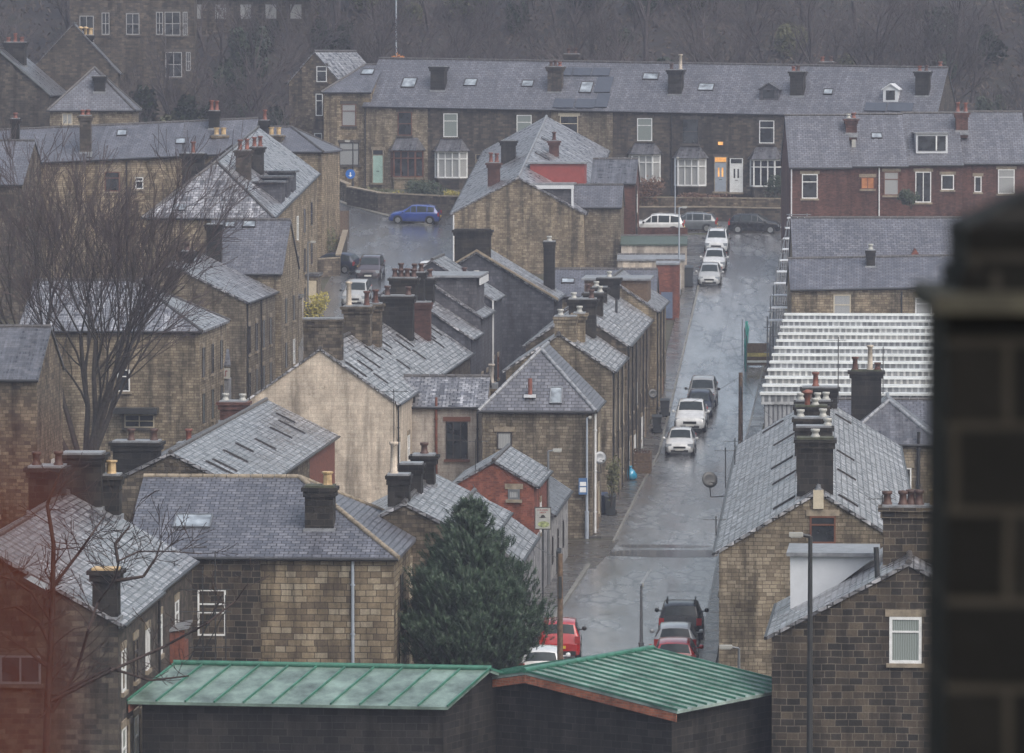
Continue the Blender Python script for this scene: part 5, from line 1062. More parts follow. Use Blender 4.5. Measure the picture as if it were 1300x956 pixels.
car('silver hatchback between the black car and the red hatchback', 857, 842, (su.x-.02, su.y), 'hatch', 'silver', end='rear')
car('red hatchback just showing above the green metal roof at right', 856, 863, (su.x-.02, su.y), 'hatch', 'red', end='rear')
car('bright red car behind the wooden pole left of the street', 710, 842, (su.x-.05, su.y), 'suv', 'red', end='rear', scale=.93, Wm=.93)
car('white hatchback peeping out beside the conifer below the red car', 687, 874, (su.x-.05, su.y), 'hatch', 'white', end='rear')

# ================================================================ STREET FURNITURE
def lamp(label, px, pyb, pyt, arm, mat=METAL, r=.07, Y=None, name='street_lamp', head=True):
    b = G(px, pyb) if Y is None else PY(px, pyb, Y); 
    if Y is not None: b.z = gz(Y)
    s_ = F_PX/b.y; top = PY(px, pyt, b.y); h = top.z-b.z; root = empty(name, b, 0, label, 'street lamp', 'street lamps')
    m = MB(); m.tube((0, 0, -.2), (0, 0, h*.22), r*1.5, n=10); m.tube((0, 0, h*.22), (0, 0, h), r, r*.7, n=10); m.tube((0, 0, h*.22-.02), (0, 0, h*.22+.06), r*1.7, n=10); m.build('post', mat, root)
    a = arm/s_; m = MB(); m.tube((0, 0, h), (a*.5, 0, h+.06), r*.55, n=8); m.build('arm', mat, root)
    m = MB(); x0, x1 = sorted((a*.35, a)); m.box(x0, x1, -.12, .12, h, h+.12); m.box(x0+.05, x1-.05, -.1, .1, h-.035, h-.003); m.build('lantern', POTW, root)
    return root
l1 = lamp('tall pale lamp post with small blue sign at the tan corner house', 745, 684, 531, 6, GPIPE)
m = MB(); zz = (684-617)/25.; m.box(-.42, .02, -.13, -.09, zz-.42, zz+.42); pl = m.build('sign', paint('blue_sign', (.06, .14, .3)), l1)
m = MB(); m.box(-.36, -.04, -.135, -.131, zz+.02, zz+.22); m.box(-.36, -.04, -.135, -.131, zz-.3, zz-.05); m.build('sign_panel', WHITE, pl)
l2 = lamp('grey lamp post with white arm between the red brick gable and tan house', 696, 745, 573, 17, METAL)
lamp('lamp post with flat head by the small red brick store', 862, 374, 264, 10, GPIPE); lamp('slender taller lamp post behind the store, against the bay window', 857, 296, 201, 5, GPIPE, .05)
l5 = lamp('lamp post with round blue sign in front of the tan house', 448, 247, 180, -10, DMETAL); m = MB(); m.tube((-.2, -.14, 1.7), (-.2, -.1, 1.7), .4, n=20); pl = m.build('sign', paint('blue_disc', (.02, .14, .5)), l5)
m = MB(); m.box(-.25, -.15, -.16, -.142, 1.5, 1.85); m.add([(-.36, -.15, 1.6), (-.2, -.15, 1.45), (-.04, -.15, 1.6)], [(0, 1, 2)]); m.build('arrow', WHITE, pl)
lamp('lamp post among trees at upper left below the villa', 228, 168, 90, 9, GPIPE, .09); lamp('very tall mast rising above the far terrace roof', 503, 130, -20, -6, GPIPE, .09)
lamp('lamp post with short head standing over the lower street', 814, 838, 744, 3, METAL); lamp('lamp post with white arm against the right-hand tan gable', 938, 902, 823, -25, METAL, .07, Y=200)
lamp('thick dark lamp post in front of the near stone gable at right', 1028, 900, 681, -27, DMETAL, .1, Y=170); lamp('lamp post with side arm on the left street', 391, 412, 308, 10, METAL)
def tpole(label, px, pyb, pyt, Y=None, r=.15):
    b = G(px, pyb) if Y is None else PY(px, pyb, Y)
    if Y is not None: b.z = gz(Y)
    h = PY(px, pyt, b.y).z-b.z; root = empty('telegraph_pole', b, 0, label, 'telegraph pole', 'telegraph poles')
    m = MB(); m.tube((0, 0, -.3), (0, 0, h), r, r*.8, n=12); m.build('pole', TIMBER, root)
    m = MB(); m.box(-.06, .06, -r-.08, -r+.02, h-1.6, h-.8); m.build('fitting', DMETAL, root)
    return b, h
pb, ph = tpole('brown telegraph pole beside the right pavement opposite the white cars', 940, 604, 473); pb2, ph2 = tpole('wooden pole in front of the bright red car', 711, 930, 703, Y=192, r=.12)
def wire(a, b, sag, label):
    a, b = Vector(a), Vector(b); m = MB(); n = 14; P_ = [a.lerp(b, i/n)-Vector((0, 0, sag*4*(i/n)*(1-i/n))) for i in range(n+1)]
    for p, q in zip(P_, P_[1:]): m.tube(p, q, .012, n=4, cap=False)
    tag(m.build('overhead_wire', DMETAL), label, 'wire', 'overhead wires')
top = Vector((pb.x, pb.y, pb.z+ph-.2)); wire(top, PY(820, 520, 318), .5, 'wire from the brown telegraph pole to the street terrace'); wire(top, PY(1010, 560, 240), .3, 'wire from the brown telegraph pole to the right-hand terrace')
top = Vector((pb2.x, pb2.y, pb2.z+ph2-.2)); wire(top, PY(600, 615, 226), .4, 'wire from the wooden pole to the house behind the conifer')
# hoarding by the red gable
b = PY(689, 745, 238); root = empty('advert_board', (b.x, b.y-1.2, 0), 0, 'white advertising board with dark hat picture standing by the small red brick gable', 'sign')
s_ = F_PX/(b.y-1.2); zc = PY(689, 658, b.y-1.2).z-gz(b.y); 
m = MB(); m.box(-.37, .37, 0, .06, zc-.5, zc+.5); m.build('board', DFRAME, root); m = MB(); m.box(-.33, .33, -.008, -.002, zc-.46, zc+.46); m.build('face', POTW, root)
m = MB(); m.box(-.04, .04, .06, .12, 0, zc-.4); m.build('post', DMETAL, root)
r_ = random.Random(3); m = MB()
for row, (z, n_, hh) in enumerate(((zc+.36, 9, .07), (zc+.25, 5, .08))):
    wd = .055; x = -n_*wd/2
    for i in range(n_): m.box(x, x+.015, -.012, -.009, z-hh/2, z+hh/2); m.box(x+.015, x+.04, -.012, -.009, z+hh/2-.02 if r_.random() < .5 else z-.01, z+hh/2 if r_.random() < .5 else z+.012); x += wd
m.build('lettering', REDP, root)
m = MB(); m.poly([(.1*math.cos(a), -.009, zc+.04+.12*max(0, math.sin(a))) for a in [i*math.pi/8 for i in range(9)]], (0, -.004, 0)); m.box(-.15, .15, -.014, -.009, zc+.02, zc+.045); m.build('hat', DFRAME, root)
m = MB(); m.poly([(.26*math.cos(a)+.03, -.009, zc-.27+.14*math.sin(a)) for a in [i*math.pi/8 for i in range(16)]], (0, -.003, 0)); m.build('picture', plain('picture_green', (.3, .34, .16), .6, var=.5, scale=9), root)
# hanging shop porch on left street
q = PY(279, 478, 312); root = empty('shop_porch', (q.x, q.y, gz(312)), -R(4.2), 'shop porch with slate canopy and white sign with dark red lettering on the left street', 'porch'); zc = q.z-gz(312)
m = MB(); m.poly([(-1.0, -1.2, zc+.75), (.8, -1.2, zc+.75), (.5, .3, zc+1.6), (-.7, .3, zc+1.6)], (0, 0, -.1)); m.build('canopy', SLATE, root)
m = MB(); m.box(-.75, .75, -1.18, -1.1, zc-.05, zc+.55); m.build('sign_board', POTW, root)
m = MB()
for i in range(7): x = -.6+i*.18; m.box(x, x+.04, -1.2, -1.185, zc+.08, zc+.42); m.box(x+.04, x+.12, -1.2, -1.185, zc+[.36, .22, .08][i % 3], zc+[.42, .28, .14][i % 3])
m.build('lettering', plain('dark_red_letters', (.2, .03, .03), .6), root)
m = MB(); m.box(-.65, .65, -1.05, .2, -.3, zc-.06); m.build('porch_wall', GREYP, root); m = MB(); m.box(-.3, .3, -1.09, -1.06, -.2, 2.0); m.build('door', DFRAME, root)
# satellite dishes, bins, odds
def dish(label, px, py, Y, r=.4, mat=METAL, to=None):
    p = PY(px, py, Y); root = empty('satellite_dish', p, 0, label, 'satellite dish'); m = MB(); ax = Vector((.3, -.9, .25)).normalized()
    m.lathe((0, 0, 0), [(.02, -.06), (r*.6, -.045), (r, 0), (r*.98, .015), (r*.55, -.02), (.02, -.03)], 20, axis=ax); m.build('reflector', mat, root)
    m = MB(); m.tube((0, 0, -.1), ax*.5+Vector((0, 0, -.25)), .015, n=5); m.lathe(ax*.5+Vector((0, 0, -.28)), [(.04, 0), (.04, .08)], 6); m.build('feed_arm', DMETAL, root)
    m = MB(); m.tube(Vector((0, 0, 0))-ax*.05, (.05, .1, -.8), .025, n=6); m.tube((.05, .1, -.8), to or (.9, .1, -.75), .025, n=6); m.build('bracket', DMETAL, root)
dish('round grey satellite dish on a bracket off the right-hand terrace eaves', 901, 609, 244, .38, DMETAL); dish('pale satellite dish on the side of the tan corner house', 762, 581, 272.5, .33, METAL, (-.3, .1, -.7)); dish('small dish on the street terrace wall halfway up', 829, 500, 318, .3, DMETAL, (-.4, .1, -.7))
def mast(label, px, pyb, pyt, Y):
    b = PY(px, pyb, Y); t = PY(px, pyt, Y); root = empty('aerial_mast', b, 0, label, 'aerial', 'aerial masts'); h = t.z-b.z
    m = MB(); m.tube((0, 0, 0), (0, 0, h), .025, n=5); m.build('mast', DMETAL, root); m = MB(); m.tube((-.5, 0, h-.15), (.4, .2, h-.15), .015, n=4)
    for i in range(8): a = -.5+i*.12; m.tube((a-.05, -.22, h-.15), (a+.05, .22, h-.15), .01, n=4)
    m.build('antenna', DMETAL, root)
mast('tall thin aerial mast on the topmost right terrace stack', 1064, 512, 428, 256); mast('aerial mast beside the three-pot stack', 1121, 500, 440, 273); mast('aerial on the near right stack with many pots', 1120, 660, 628, 184.5)
for i, (px, pyb, pyt, Y) in enumerate(((921, 640, 568, 228), (933, 610, 556, 238), (909, 700, 655, 206.5))): mast(['black bracket aerial over the right terrace eaves below the brown pole', 'upper bracket aerial at the right terrace eaves', 'lowest bracket aerial at the right terrace eaves'][i], px, pyb-20, pyt, Y)
def bin_(label, px, py, mat, w=.58, h=1.07, rz=0):
    b = G(px, py); b.z = gz(b.y)+.13; root = empty('wheelie_bin', b, rz, label, 'bin', 'wheelie bins'); m = MB()
    t = w/2; m.add([(x*(t-.05), y*(t+.0), .05) for x, y in ((-1, -1), (1, -1), (1, 1), (-1, 1))]+[(x*t, y*(t+.08), h*.9) for x, y in ((-1, -1), (1, -1), (1, 1), (-1, 1))], [(0, 3, 2, 1), (4, 5, 6, 7), (0, 1, 5, 4), (1, 2, 6, 5), (2, 3, 7, 6), (3, 0, 4, 7)]); m.build('body', mat, root)
    m = MB(); m.poly([(-t-.03, -t-.12, h*.905), (t+.03, -t-.12, h*.905), (t+.03, t+.12, h), (-t-.03, t+.12, h)], (0, 0, .05)); m.tube((-t, t+.14, h), (t, t+.14, h), .03, n=6); m.build('lid', mat, root)
    m = MB(); m.tube((-t-.05, t, .12), (t+.05, t, .12), .12, n=12); m.build('wheels', TYRE, root)
BING = plain('dark_bin_plastic', (.03, .035, .04), .45); BINB = plain('brown_bin', (.09, .06, .05), .5); BINN = plain('navy_bin', (.03, .045, .09), .45)
bin_('dark wheelie bin against the street terrace beside the parked pickup', 844, 531, BING); bin_('grey wheelie bin at the corner of the tan house nearest the kerb', 775, 657, BING); bin_('second grey wheelie bin left of the kerb-side one', 764, 655, BINN); bin_('black bin by the lamp post and red brick store', 873, 366, BING, .8, 1.5); bin_('black refuse bin further down the street terrace wall', 834, 552, BING)
bin_('dark bin against the white annexe wall', 704, 730, BING)
b = G(800, 612); root = empty('refuse_sack', (b.x, b.y, gz(b.y)+.12), 0, 'bright blue plastic sack on the pavement by the brown planter', 'sack'); m = MB(); m.lathe((0, 0, 0), [(.25, 0), (.4, .15), (.42, .35), (.3, .55), (.12, .68), (.1, .72)], 12); o = m.build('sack', paint('blue_plastic', (.03, .3, .5)), root)
for v in o.data.vertices: v.co += Vector(noise.noise_vector(v.co*3))*.08
m = MB(); m.lathe((0, 0, .68), [(.05, 0), (.14, .1), (.1, .14)], 8); m.build('knot', MATS['blue_plastic'], root)
b = G(813, 603); root = empty('planter', (b.x, b.y, gz(b.y)+.12), -R(4), 'brown timber planter enclosure against the street terrace', 'planter'); m = MB(); 
for i in range(6): m.box(-.62, .62, -.6-.002*i, -.56, i*.2, i*.2+.185)
m.box(-.6, -.55, -.56, 1.6, 0, 1.18); m.box(.55, .6, -.56, 1.6, 0, 1.18); m.build('boards', TIMBER, root); m = MB(); m.box(-.54, .54, -.55, 1.55, .9, 1.0); m.build('soil', EARTH, root)
m = MB(); 
for i in range(260):
    p = Vector((rnd.uniform(-.5, .5), rnd.uniform(-.5, 1.5), 1.0+rnd.random()*.35)); a = Vector((rnd.uniform(-1, 1), rnd.uniform(-1, 1), rnd.uniform(-1, 1)))*.1; m.add([p, p+a, p+a.yxz*.9 if hasattr(a, 'yxz') else p+Vector((a.y, a.z, a.x))], [(0, 1, 2)])
m.build('plants', plain('dry_plants', (.12, .06, .04), .8), root)

# scaffolding and teal netting by the striped shed
p0 = G(975, 520); root = empty('scaffold', (p0.x, p0.y, gz(p0.y)), -R(4.5), 'grey scaffold with white boards climbing beside the striped shed to the low stone house', 'scaffolding')
m = MB(); mb2 = MB()
for k in range(9):
    y = k*6.4-2; zb = gz(p0.y+y)-gz(p0.y); ht = 6.3+.3*(k % 2)-(0 if k < 6 else .6)
    for x in (0, 1.3): m.tube((x, y, zb-.2), (x, y, zb+ht), .04, n=6)
    for z in (2.0, 4.0, 5.6): m.tube((-.2, y, zb+z), (1.6, y, zb+z), .035, n=5)
    if k < 8:
        z2 = gz(p0.y+y+6.4)-gz(p0.y)
        for x in (0, 1.3):
            for z in (2.0, 4.0, 5.6): m.tube((x, y, zb+z), (x, y+6.4, z2+z), .035, n=5)
        m.tube((0, y, zb+.3), (0, y+6.4, z2+5.2), .035, n=5)
m.build('tubes', METAL, root)
for k in range(10):
    y = k*5.2; zb = gz(p0.y+y)-gz(p0.y); mb2 = MB(); mb2.box(-.1, 1.5, y, y+1.7, zb+5.65, zb+5.72); mb2.build('boards', CLAD, root)
p0 = G(946, 474); root = empty('debris_netting', (p0.x, p0.y, gz(p0.y)), 0, 'teal green debris netting hanging on poles at the edge of the street', 'netting')
TEAL = plain('teal_net', (.02, .28, .24), .6, var=.35)
m = MB(); vs = []; nx = 10
for j in range(9):
    for i in range(nx+1):
        t = i/nx; x = t*.5+.18*math.sin(i*1.7+j*.4)*.5; y = t*7; vs.append((x, y, gz(p0.y+y)-gz(p0.y)+.05+2.3*j/8*(1-.25*math.sin(t*9))))
m.add(vs, [(j*(nx+1)+i, j*(nx+1)+i+1, (j+1)*(nx+1)+i+1, (j+1)*(nx+1)+i) for j in range(8) for i in range(nx)], True); o = m.build('net', TEAL, root); md = o.modifiers.new('t', 'SOLIDIFY'); md.thickness = .02
m = MB()
for y in (0, 3.5, 7): m.tube((.1, y, gz(p0.y+y)-gz(p0.y)-.1), (.1, y, gz(p0.y+y)-gz(p0.y)+2.5), .03, n=6)
m.build('pole', METAL, root)
p0 = G(960, 466); root = empty('barrier', (p0.x, p0.y, gz(p0.y)), 0, 'low hoarding with yellow and white bands next to the teal netting', 'barrier'); m = MB(); m.box(-.6, .9, 0, .08, .1, 1.6); m.build('panel', TIMBER, root); m = MB(); m.box(-.6, .9, -.02, -.004, .7, .95); m.build('yellow_band', YEL, root); m = MB(); m.box(-.6, .9, -.02, -.004, .3, .45); m.build('white_band', WHITE, root)
# bottom left scaffold poles and timber shed
p0 = PY(178, 850, 193); root = empty('scaffold', (p0.x, 193, 0), 0, 'thin scaffold poles against the left stone houses at lower left', 'scaffolding'); m = MB()
xs = [0, (222-178)/35.2, (258-178)/35.2, (274-178)/35.2, 3.1]
for x, t in zip(xs, (5.4, 6.2, 6.0, 6.6, 5)): m.tube((x, 0, 0), (x, 0, t), .024, n=6)
for z in (3.1, 4.4, 5.2): m.tube((-.4, -.05, z), (3.3, -.05, z), .02, n=5)
m.tube((1.2, .05, 1.5), (3.0, .05, 5), .03, n=5); m.tube((1.5, .05, 1.5), (3.2, .05, 4.6), .022, n=5); m.build('tubes', DMETAL, root)
p0 = PY(158, 866, 190); root = empty('timber_shed', (p0.x, 190, 0), 0, 'rust-red vertical board shed at the left end of the long green roof', 'shed'); m = MB()
for i in range(12): m.box(i*.18, i*.18+.168, -.01*(i % 2), .05, 0, 3.6+.04*i)
m.box(0, 2.15, .05, 2.2, 0, 3.5); m.build('boards', TIMBERR, root); m = MB(); m.poly([(-.1, -.1, 3.7), (2.3, -.1, 4.1), (2.3, 2.3, 4.1), (-.1, 2.3, 3.7)], (0, 0, .08)); m.build('roof', LEAD, root)

# ================================================================ WALLS, GARDENS
def wallstrip(label, pts, h, th, mat, cap=None, cat='wall', name='garden_wall', group=None):
    P_ = [Vector(p) for p in pts]; root = empty(name, P_[0], 0, label, cat, group); m = MB(); mc = MB(); o0 = P_[0]
    for p, q in zip(P_, P_[1:]):
        n_ = max(1, int((q-p).length/3))
        for i in range(n_):
            a, b_ = p.lerp(q, i/n_)-o0, p.lerp(q, (i+1)/n_)-o0; d = (b_-a); nn = Vector((-d.y, d.x, 0)).normalized()*th
            m.obox(a-Vector((0, 0, .5)), d, nn, (0, 0, h+.5)); mc.obox(a-nn*.2+Vector((0, 0, h)), d*.98, nn*1.4, (0, 0, .1))
    m.build('wall', mat, root); mc.build('coping', cap or STONET, root); return root
WG = lambda px, py: (lambda g: (g.x, g.y, gz(g.y)))(G(px, py))
wallstrip('stone retaining wall behind the blue car under the far terrace gardens', [WG(440, 262), WG(480, 270), WG(560, 274), WG(640, 276)], 1.55, .4, BROWN)
wallstrip('sloping stone wall climbing left beside the road to the tall gable house', [WG(395, 238), WG(440, 258)], 1.5, .35, TAN)
wallstrip('low dark garden wall behind the black and grey cars at the top of the street', [WG(800, 281), WG(900, 281), WG(1010, 283)], 1.1, .35, DARK)
wallstrip('timber topped garden wall in front of the white-door house', [WG(800, 262), WG(1000, 264)], .7, .3, BROWN)
wallstrip('dark yard wall beside the brown car', [WG(432, 350), WG(441, 318)], 1.5, .3, DARK); 
r_ = wallstrip('yard wall enclosing the left street bay windows', [WG(404, 352), WG(432, 350)], 1.3, .3, BROWN)
root = empty('board_fence', WG(402, 300), 0, 'close dark board fence above the yard on the left road', 'fence'); m = MB()
for i in range(14): m.box(i*.19, i*.19+.17, 0, .04, 0, 2.0)
m.build('boards', TIMBER, root); m = MB(); 
for x in (0, 1.3, 2.6): m.box(x-.05, x+.05, -.08, -.002, 0, 2.05)
m.build('post', METAL, root)

# ================================================================ PLANTS
def leafmat(name, a, b, rough=.7):
    m, nt, bs = newmat(name); L = nt.links; g = N(nt, 'ShaderNodeNewGeometry'); 
    L.new(ramp(nt, [(0, a), (1, b)], g.outputs['Random Per Island']), bs.inputs['Base Color']); bs.inputs['Roughness'].default_value = rough; return m
LG = leafmat('dark_evergreen_leaf', (.012, .022, .012), (.04, .06, .03)); LO = leafmat('olive_leaf', (.04, .045, .02), (.10, .10, .04)); LY = leafmat('yellow_shrub_leaf', (.2, .17, .03), (.42, .36, .08)); LR = leafmat('russet_leaf', (.06, .03, .018), (.13, .065, .035))
NEED = leafmat('pine_needle', (.013, .034, .018), (.045, .085, .04), .55); BARK = plain('bark', (.04, .032, .028), .85, var=.4, scale=6); BARKP = plain('damp_bark', (.05, .04, .042), .8, var=.3, scale=5); BARKR = plain('near_bark', (.035, .02, .016), .8, var=.3, scale=5)
TWIG = plain('purple_twig', (.075, .052, .052), .8, var=.3, scale=1)
def shrub_mesh(rx, ry, rz, n, size, mat, seed=0):
    r = random.Random(seed); m = MB(); lobes = [(Vector((r.uniform(-.55, .55)*rx, r.uniform(-.5, .5)*ry, rz*r.uniform(.5, 1.1))), r.uniform(.35, .6)) for _ in range(7)]
    for i in range(n):
        c, s = r.choice(lobes); d = Vector((r.gauss(0, 1), r.gauss(0, 1), r.gauss(0, 1))).normalized()*s*(r.random()**.35)
        p = c+Vector((d.x*rx, d.y*ry, d.z*rz))
        if p.z < 0: continue
        a = Vector((r.uniform(-1, 1), r.uniform(-1, 1), r.uniform(-1, 1))).normalized()*size; b = a.orthogonal().normalized()*size*.55
        m.add([p-a, p+b, p+a, p-b], [(0, 1, 2, 3)])
    return m
def shrub(label, p, rx, ry, rz, n, size, mat, group=None, seed=0, name='shrub'):
    root = empty(name, p, 0, label, 'shrub', group); shrub_mesh(rx, ry, rz, n, size, mat, seed).build('foliage', mat, root, uv=False)
    m = MB(); 
    for i in range(4): m.tube((0, 0, -.2), (rx*.4*math.cos(i*1.6), ry*.4*math.sin(i*1.6), rz*.8), .03, .01, n=5)
    m.build('stems', BARK, root)
shrub('dark rounded evergreen shrub right of the yellow bush in the far gardens', WG(545, 262), 2.2, 1.2, 1.5, 1500, .12, LG, seed=1); shrub('small yellow flowering bush left of the dark rounded shrub', WG(505, 262), 1.0, .8, .9, 420, .1, LY, seed=2); shrub('yellow bush above the blue car at the right end of its wall', WG(576, 266), 1.2, .8, 1.1, 500, .1, LY, seed=3)
shrub('low olive plants below the mint green door', WG(478, 256), 2.2, 1, .8, 700, .1, LO, seed=4); shrub('russet shrub under the white bay right of the pale gable roof', WG(815, 262), 2.3, 1, 1.7, 1300, .11, LR, seed=5); shrub('dark shrub at the right end of the far gardens against the red brick terrace', WG(994, 263), 1.6, 1, 1.9, 1200, .11, LG, seed=6)
shrub('yellow-green bush beside the left street lamp', WG(402, 412), 1.0, 1, 1.7, 800, .1, LY, seed=7); shrub('round dark evergreen in front of the red brick terrace wall', PY(1157, 262, 391), 1.0, .8, .9, 800, .1, LG, seed=8); shrub('russet planting on the terrace garden bank below the lit door', WG(905, 262), 3.2, .8, .8, 900, .1, LR, seed=9); shrub('ochre climbing plant beside the bins at the tan corner house', PY(776, 640, 277), .5, .8, 1.8, 500, .09, LO, seed=10)
shrub('olive hedge around the bay windows on the left street', WG(412, 335), .9, 2.5, 2.0, 900, .12, LO, seed=11)
shrub('patch of orange leaves beside the tall mast above the far terrace ridge', PY(514, 92, 459), 1.3, .8, 1.1, 500, .1, leafmat('orange_leaf', (.3, .1, .02), (.5, .2, .04)), seed=31)
# --- bare trees
def grow(m, tw, p, d, ln, r, depth, rg, up=.12, spread=.55, kids=(2, 4), rmin=.006, split=.62):
    segs = 4 if depth > 2 else 3; q = p
    for i in range(segs):
        d = (d + Vector((rg.gauss(0, .11), rg.gauss(0, .11), rg.gauss(0, .08)+up*.35))).normalized(); n_ = q+d*(ln/segs); r2 = max(rmin, r*(1-.4*(i+1)/segs))
        (m if depth > 1 else tw).tube(q, n_, max(rmin, r*(1-.4*i/segs)), r2, n=6 if depth > 3 else (4 if depth > 1 else 3), cap=False)
        if depth > 0 and i >= 1:
            for _ in range(rg.randint(*kids)-1 if i < segs-1 else rg.randint(*kids)):
                a = d.orthogonal().normalized(); a.rotate(Matrix.Rotation(rg.uniform(0, 6.283), 3, d)); nd = (d+a*rg.uniform(.3, 1.0)*spread*1.3).normalized()
                grow(m, tw, n_, nd, ln*rg.uniform(split*.8, split*1.15), r2*rg.uniform(.5, .72), depth-1, rg, up, spread, kids, rmin, split)
        q = n_
def bare_tree(label, p, h, seed, stems=1, depth=4, r=.3, spread=.55, up=.12, rmin=.008, group=None, lean=(0, 0), kids=(2, 4), lnf=.36, name='bare_tree', bark=None, twig=None, fork=.25):
    rg = random.Random(seed); root = empty(name, p, 0, label, 'tree', group); m, tw = MB(), MB()
    if stems == 1: grow(m, tw, Vector((0, 0, -.3)), Vector((lean[0], lean[1], 1)).normalized(), h*lnf, r, depth, rg, up, spread, kids, rmin)
    else:
        base = Vector((0, 0, h*.12)); m.tube((0, 0, -.3), base, r*1.25, r, n=10, cap=False)
        for i in range(stems):
            a = 6.283*i/stems+rg.uniform(-.3, .3); grow(m, tw, base*.9, Vector((math.cos(a)*fork*rg.uniform(.6, 1.4), math.sin(a)*fork, 1)).normalized(), h*lnf*rg.uniform(.85, 1.1), r*.55, depth, rg, up, spread, kids, rmin)
    m.build('trunk', bark or BARK, root, uv=False); tw.build('crown', twig or TWIG, root, uv=False); return root
b = PY(108, 560, 284); bare_tree('big many-stemmed bare tree with purplish twigs in front of the left stone houses', (b.x, 284, 0), 17.8, 21, stems=7, depth=4, r=.33, spread=.5, up=.16, rmin=.014, kids=(2, 3), lnf=.42, fork=.33)
# hand-laid limbs of the near bare tree, lower left
rg = random.Random(5); Yt = 168
LIMB = [[(58, 1010), (60, 905), (64, 830), (67, 760), (68, 690), (60, 640), (78, 596)], [(66, 905), (98, 850), (112, 800), (124, 765), (146, 735), (151, 712), (176, 700), (215, 700), (256, 703)], [(142, 738), (182, 732), (198, 708), (204, 690)], [(66, 890), (140, 852), (210, 820), (262, 792), (300, 762), (314, 742)], [(66, 790), (40, 752), (14, 735), (-14, 728)], [(67, 745), (100, 702), (114, 682), (133, 655)], [(64, 850), (30, 822), (-5, 800)], [(75, 880), (140, 848), (190, 864), (240, 858)], [(64, 820), (50, 790), (20, 770), (-10, 775)], [(150, 714), (146, 690), (165, 668)]]
P0 = PY(58, 900, Yt); root = empty('bare_tree', (P0.x, Yt, 0), 0, 'nearest bare tree spreading crooked branches over the lower left corner', 'tree'); m, tw = MB(), MB(); org = Vector((P0.x, Yt, 0))
for li, pl in enumerate(LIMB):
    pts = []; 
    for k, (px, py) in enumerate(pl): q = PY(px, py, Yt + (0 if li == 0 else rg.uniform(-.5, .5)*min(k, 2))); pts.append(q-org)
    r0 = .13 if li == 0 else .06
    for k in range(len(pts)-1):
        ra, rb = r0*(1-.8*k/len(pts)), r0*(1-.8*(k+1)/len(pts)); m.tube(pts[k], pts[k+1], ra, rb, n=7, cap=False)
        if k > 0 or li > 0:
            for _ in range(4): t = rg.random(); q = pts[k].lerp(pts[k+1], t); grow(m, tw, q, Vector((rg.uniform(-.8, .9), rg.uniform(-.4, .4), rg.uniform(-.1, 1))).normalized(), rg.uniform(.5, 1.1), rb*.4, 1, rg, .15, .7, (2, 3), .011)
m.build('trunk', BARKR, root, uv=False); tw.build('crown', BARKR, root, uv=False)
# --- the conifer
def conifer(label, p, h, rad, seed):
    rg = random.Random(seed); root = empty('conifer', p, 0, label, 'tree'); m, nd = MB(), MB(); m.tube((0, 0, -.3), (0, 0, h*.97), .2, .03, n=10, cap=False)
    z = h*.04
    while z < h*.985:
        t = z/h; R0 = rad*(1-t)**.9*(.9+.1*math.sin(z*3))*(1 if t > .15 else .9+.7*t); nb = int(8+13*(1-t))
        for k in range(nb):
            a = rg.uniform(0, 6.283); ln = R0*rg.uniform(.68, 1.1); d = Vector((math.cos(a), math.sin(a), .30+.5*t)).normalized(); q = Vector((0, 0, z)); sg = max(2, int(ln/.32)); 
            for i in range(sg):
                d2 = (d+Vector((rg.gauss(0, .12), rg.gauss(0, .12), .10*i))).normalized(); n_ = q+d2*(ln/sg); m.tube(q, n_, .03*(1-i/sg)+.008, .03*(1-(i+1)/sg)+.008, n=3, cap=False)
                if (i+1)/sg > .3 or t > .75:
                    for s_ in range(4 if i < sg-1 else 6):
                        k_ = .10+.10*(1-t); off = Vector((rg.gauss(0, k_), rg.gauss(0, k_), rg.gauss(0, .1)+.04)); c = n_+off; ax = (d2+off*2.0+Vector((0, 0, .65))).normalized(); o1 = ax.orthogonal().normalized(); o2 = ax.cross(o1)
                        for j in range(13):
                            an = j*2.4; f = j/13; b0 = c+ax*(f*.22-.05); dd = (ax*.75+(o1*math.cos(an)+o2*math.sin(an))*.85).normalized()*rg.uniform(.12, .2); w_ = dd.cross(ax).normalized()*.02
                            nd.add([b0-w_, b0+w_, b0+dd], [(0, 1, 2)])
                q = n_
        z += .17+.05*rg.random()
    m.build('trunk', BARK, root, uv=False); nd.build('crown', NEED, root, uv=False)
p = PY(596, 860, 203); conifer('dense dark green conifer standing in front of the street corner houses', (p.x, 203, 0), 7.55, 4.6, 4)
# --- hillside wood: a few bare kinds, copied
TWL = plain('pale_twig', (.085, .07, .07), .8, var=.3, scale=1)
protos = []
for k in range(5):
    t = bare_tree('bare winter tree standing in the wood above the far terrace', (-60, 470, 0), 11+k*.8, 40+k, depth=3 if k else 4, r=.17+.02*k, spread=.62, up=.10, rmin=.018, kids=(2, 4) if k else (2, 3), lnf=.42, group='bare trees on the wooded hillside', bark=BARKP, twig=[BARKP, TWL, BARK, TWL, BARKP][k]); protos.append(t)
ev = []
for k in range(3):
    root = empty('evergreen_bush', (0, 0, 0), 0, 'dark evergreen mass growing among the bare hillside trees', 'tree', 'evergreen bushes on the wooded hillside'); shrub_mesh(2.8, 2.4, 2.4+k, 2600, .26, LG, 60+k).build('crown', [LG, LO, LG][k], root, uv=False); m = MB(); m.tube((0, 0, -.5), (0, 0, 2.5), .15, .05, n=6); m.build('trunk', BARKP, root, uv=False); ev.append(root)
rg = random.Random(11); first = set(); placed = []
def put(proto, x, y, s, rz):
    if proto.name not in first: o = proto; first.add(proto.name)
    else: o = copy_tree(proto)
    o.location = (x, y, gz(y)+.3); o.scale = (s, s, s*rg.uniform(.9, 1.1)); o.rotation_euler = (0, 0, rz)
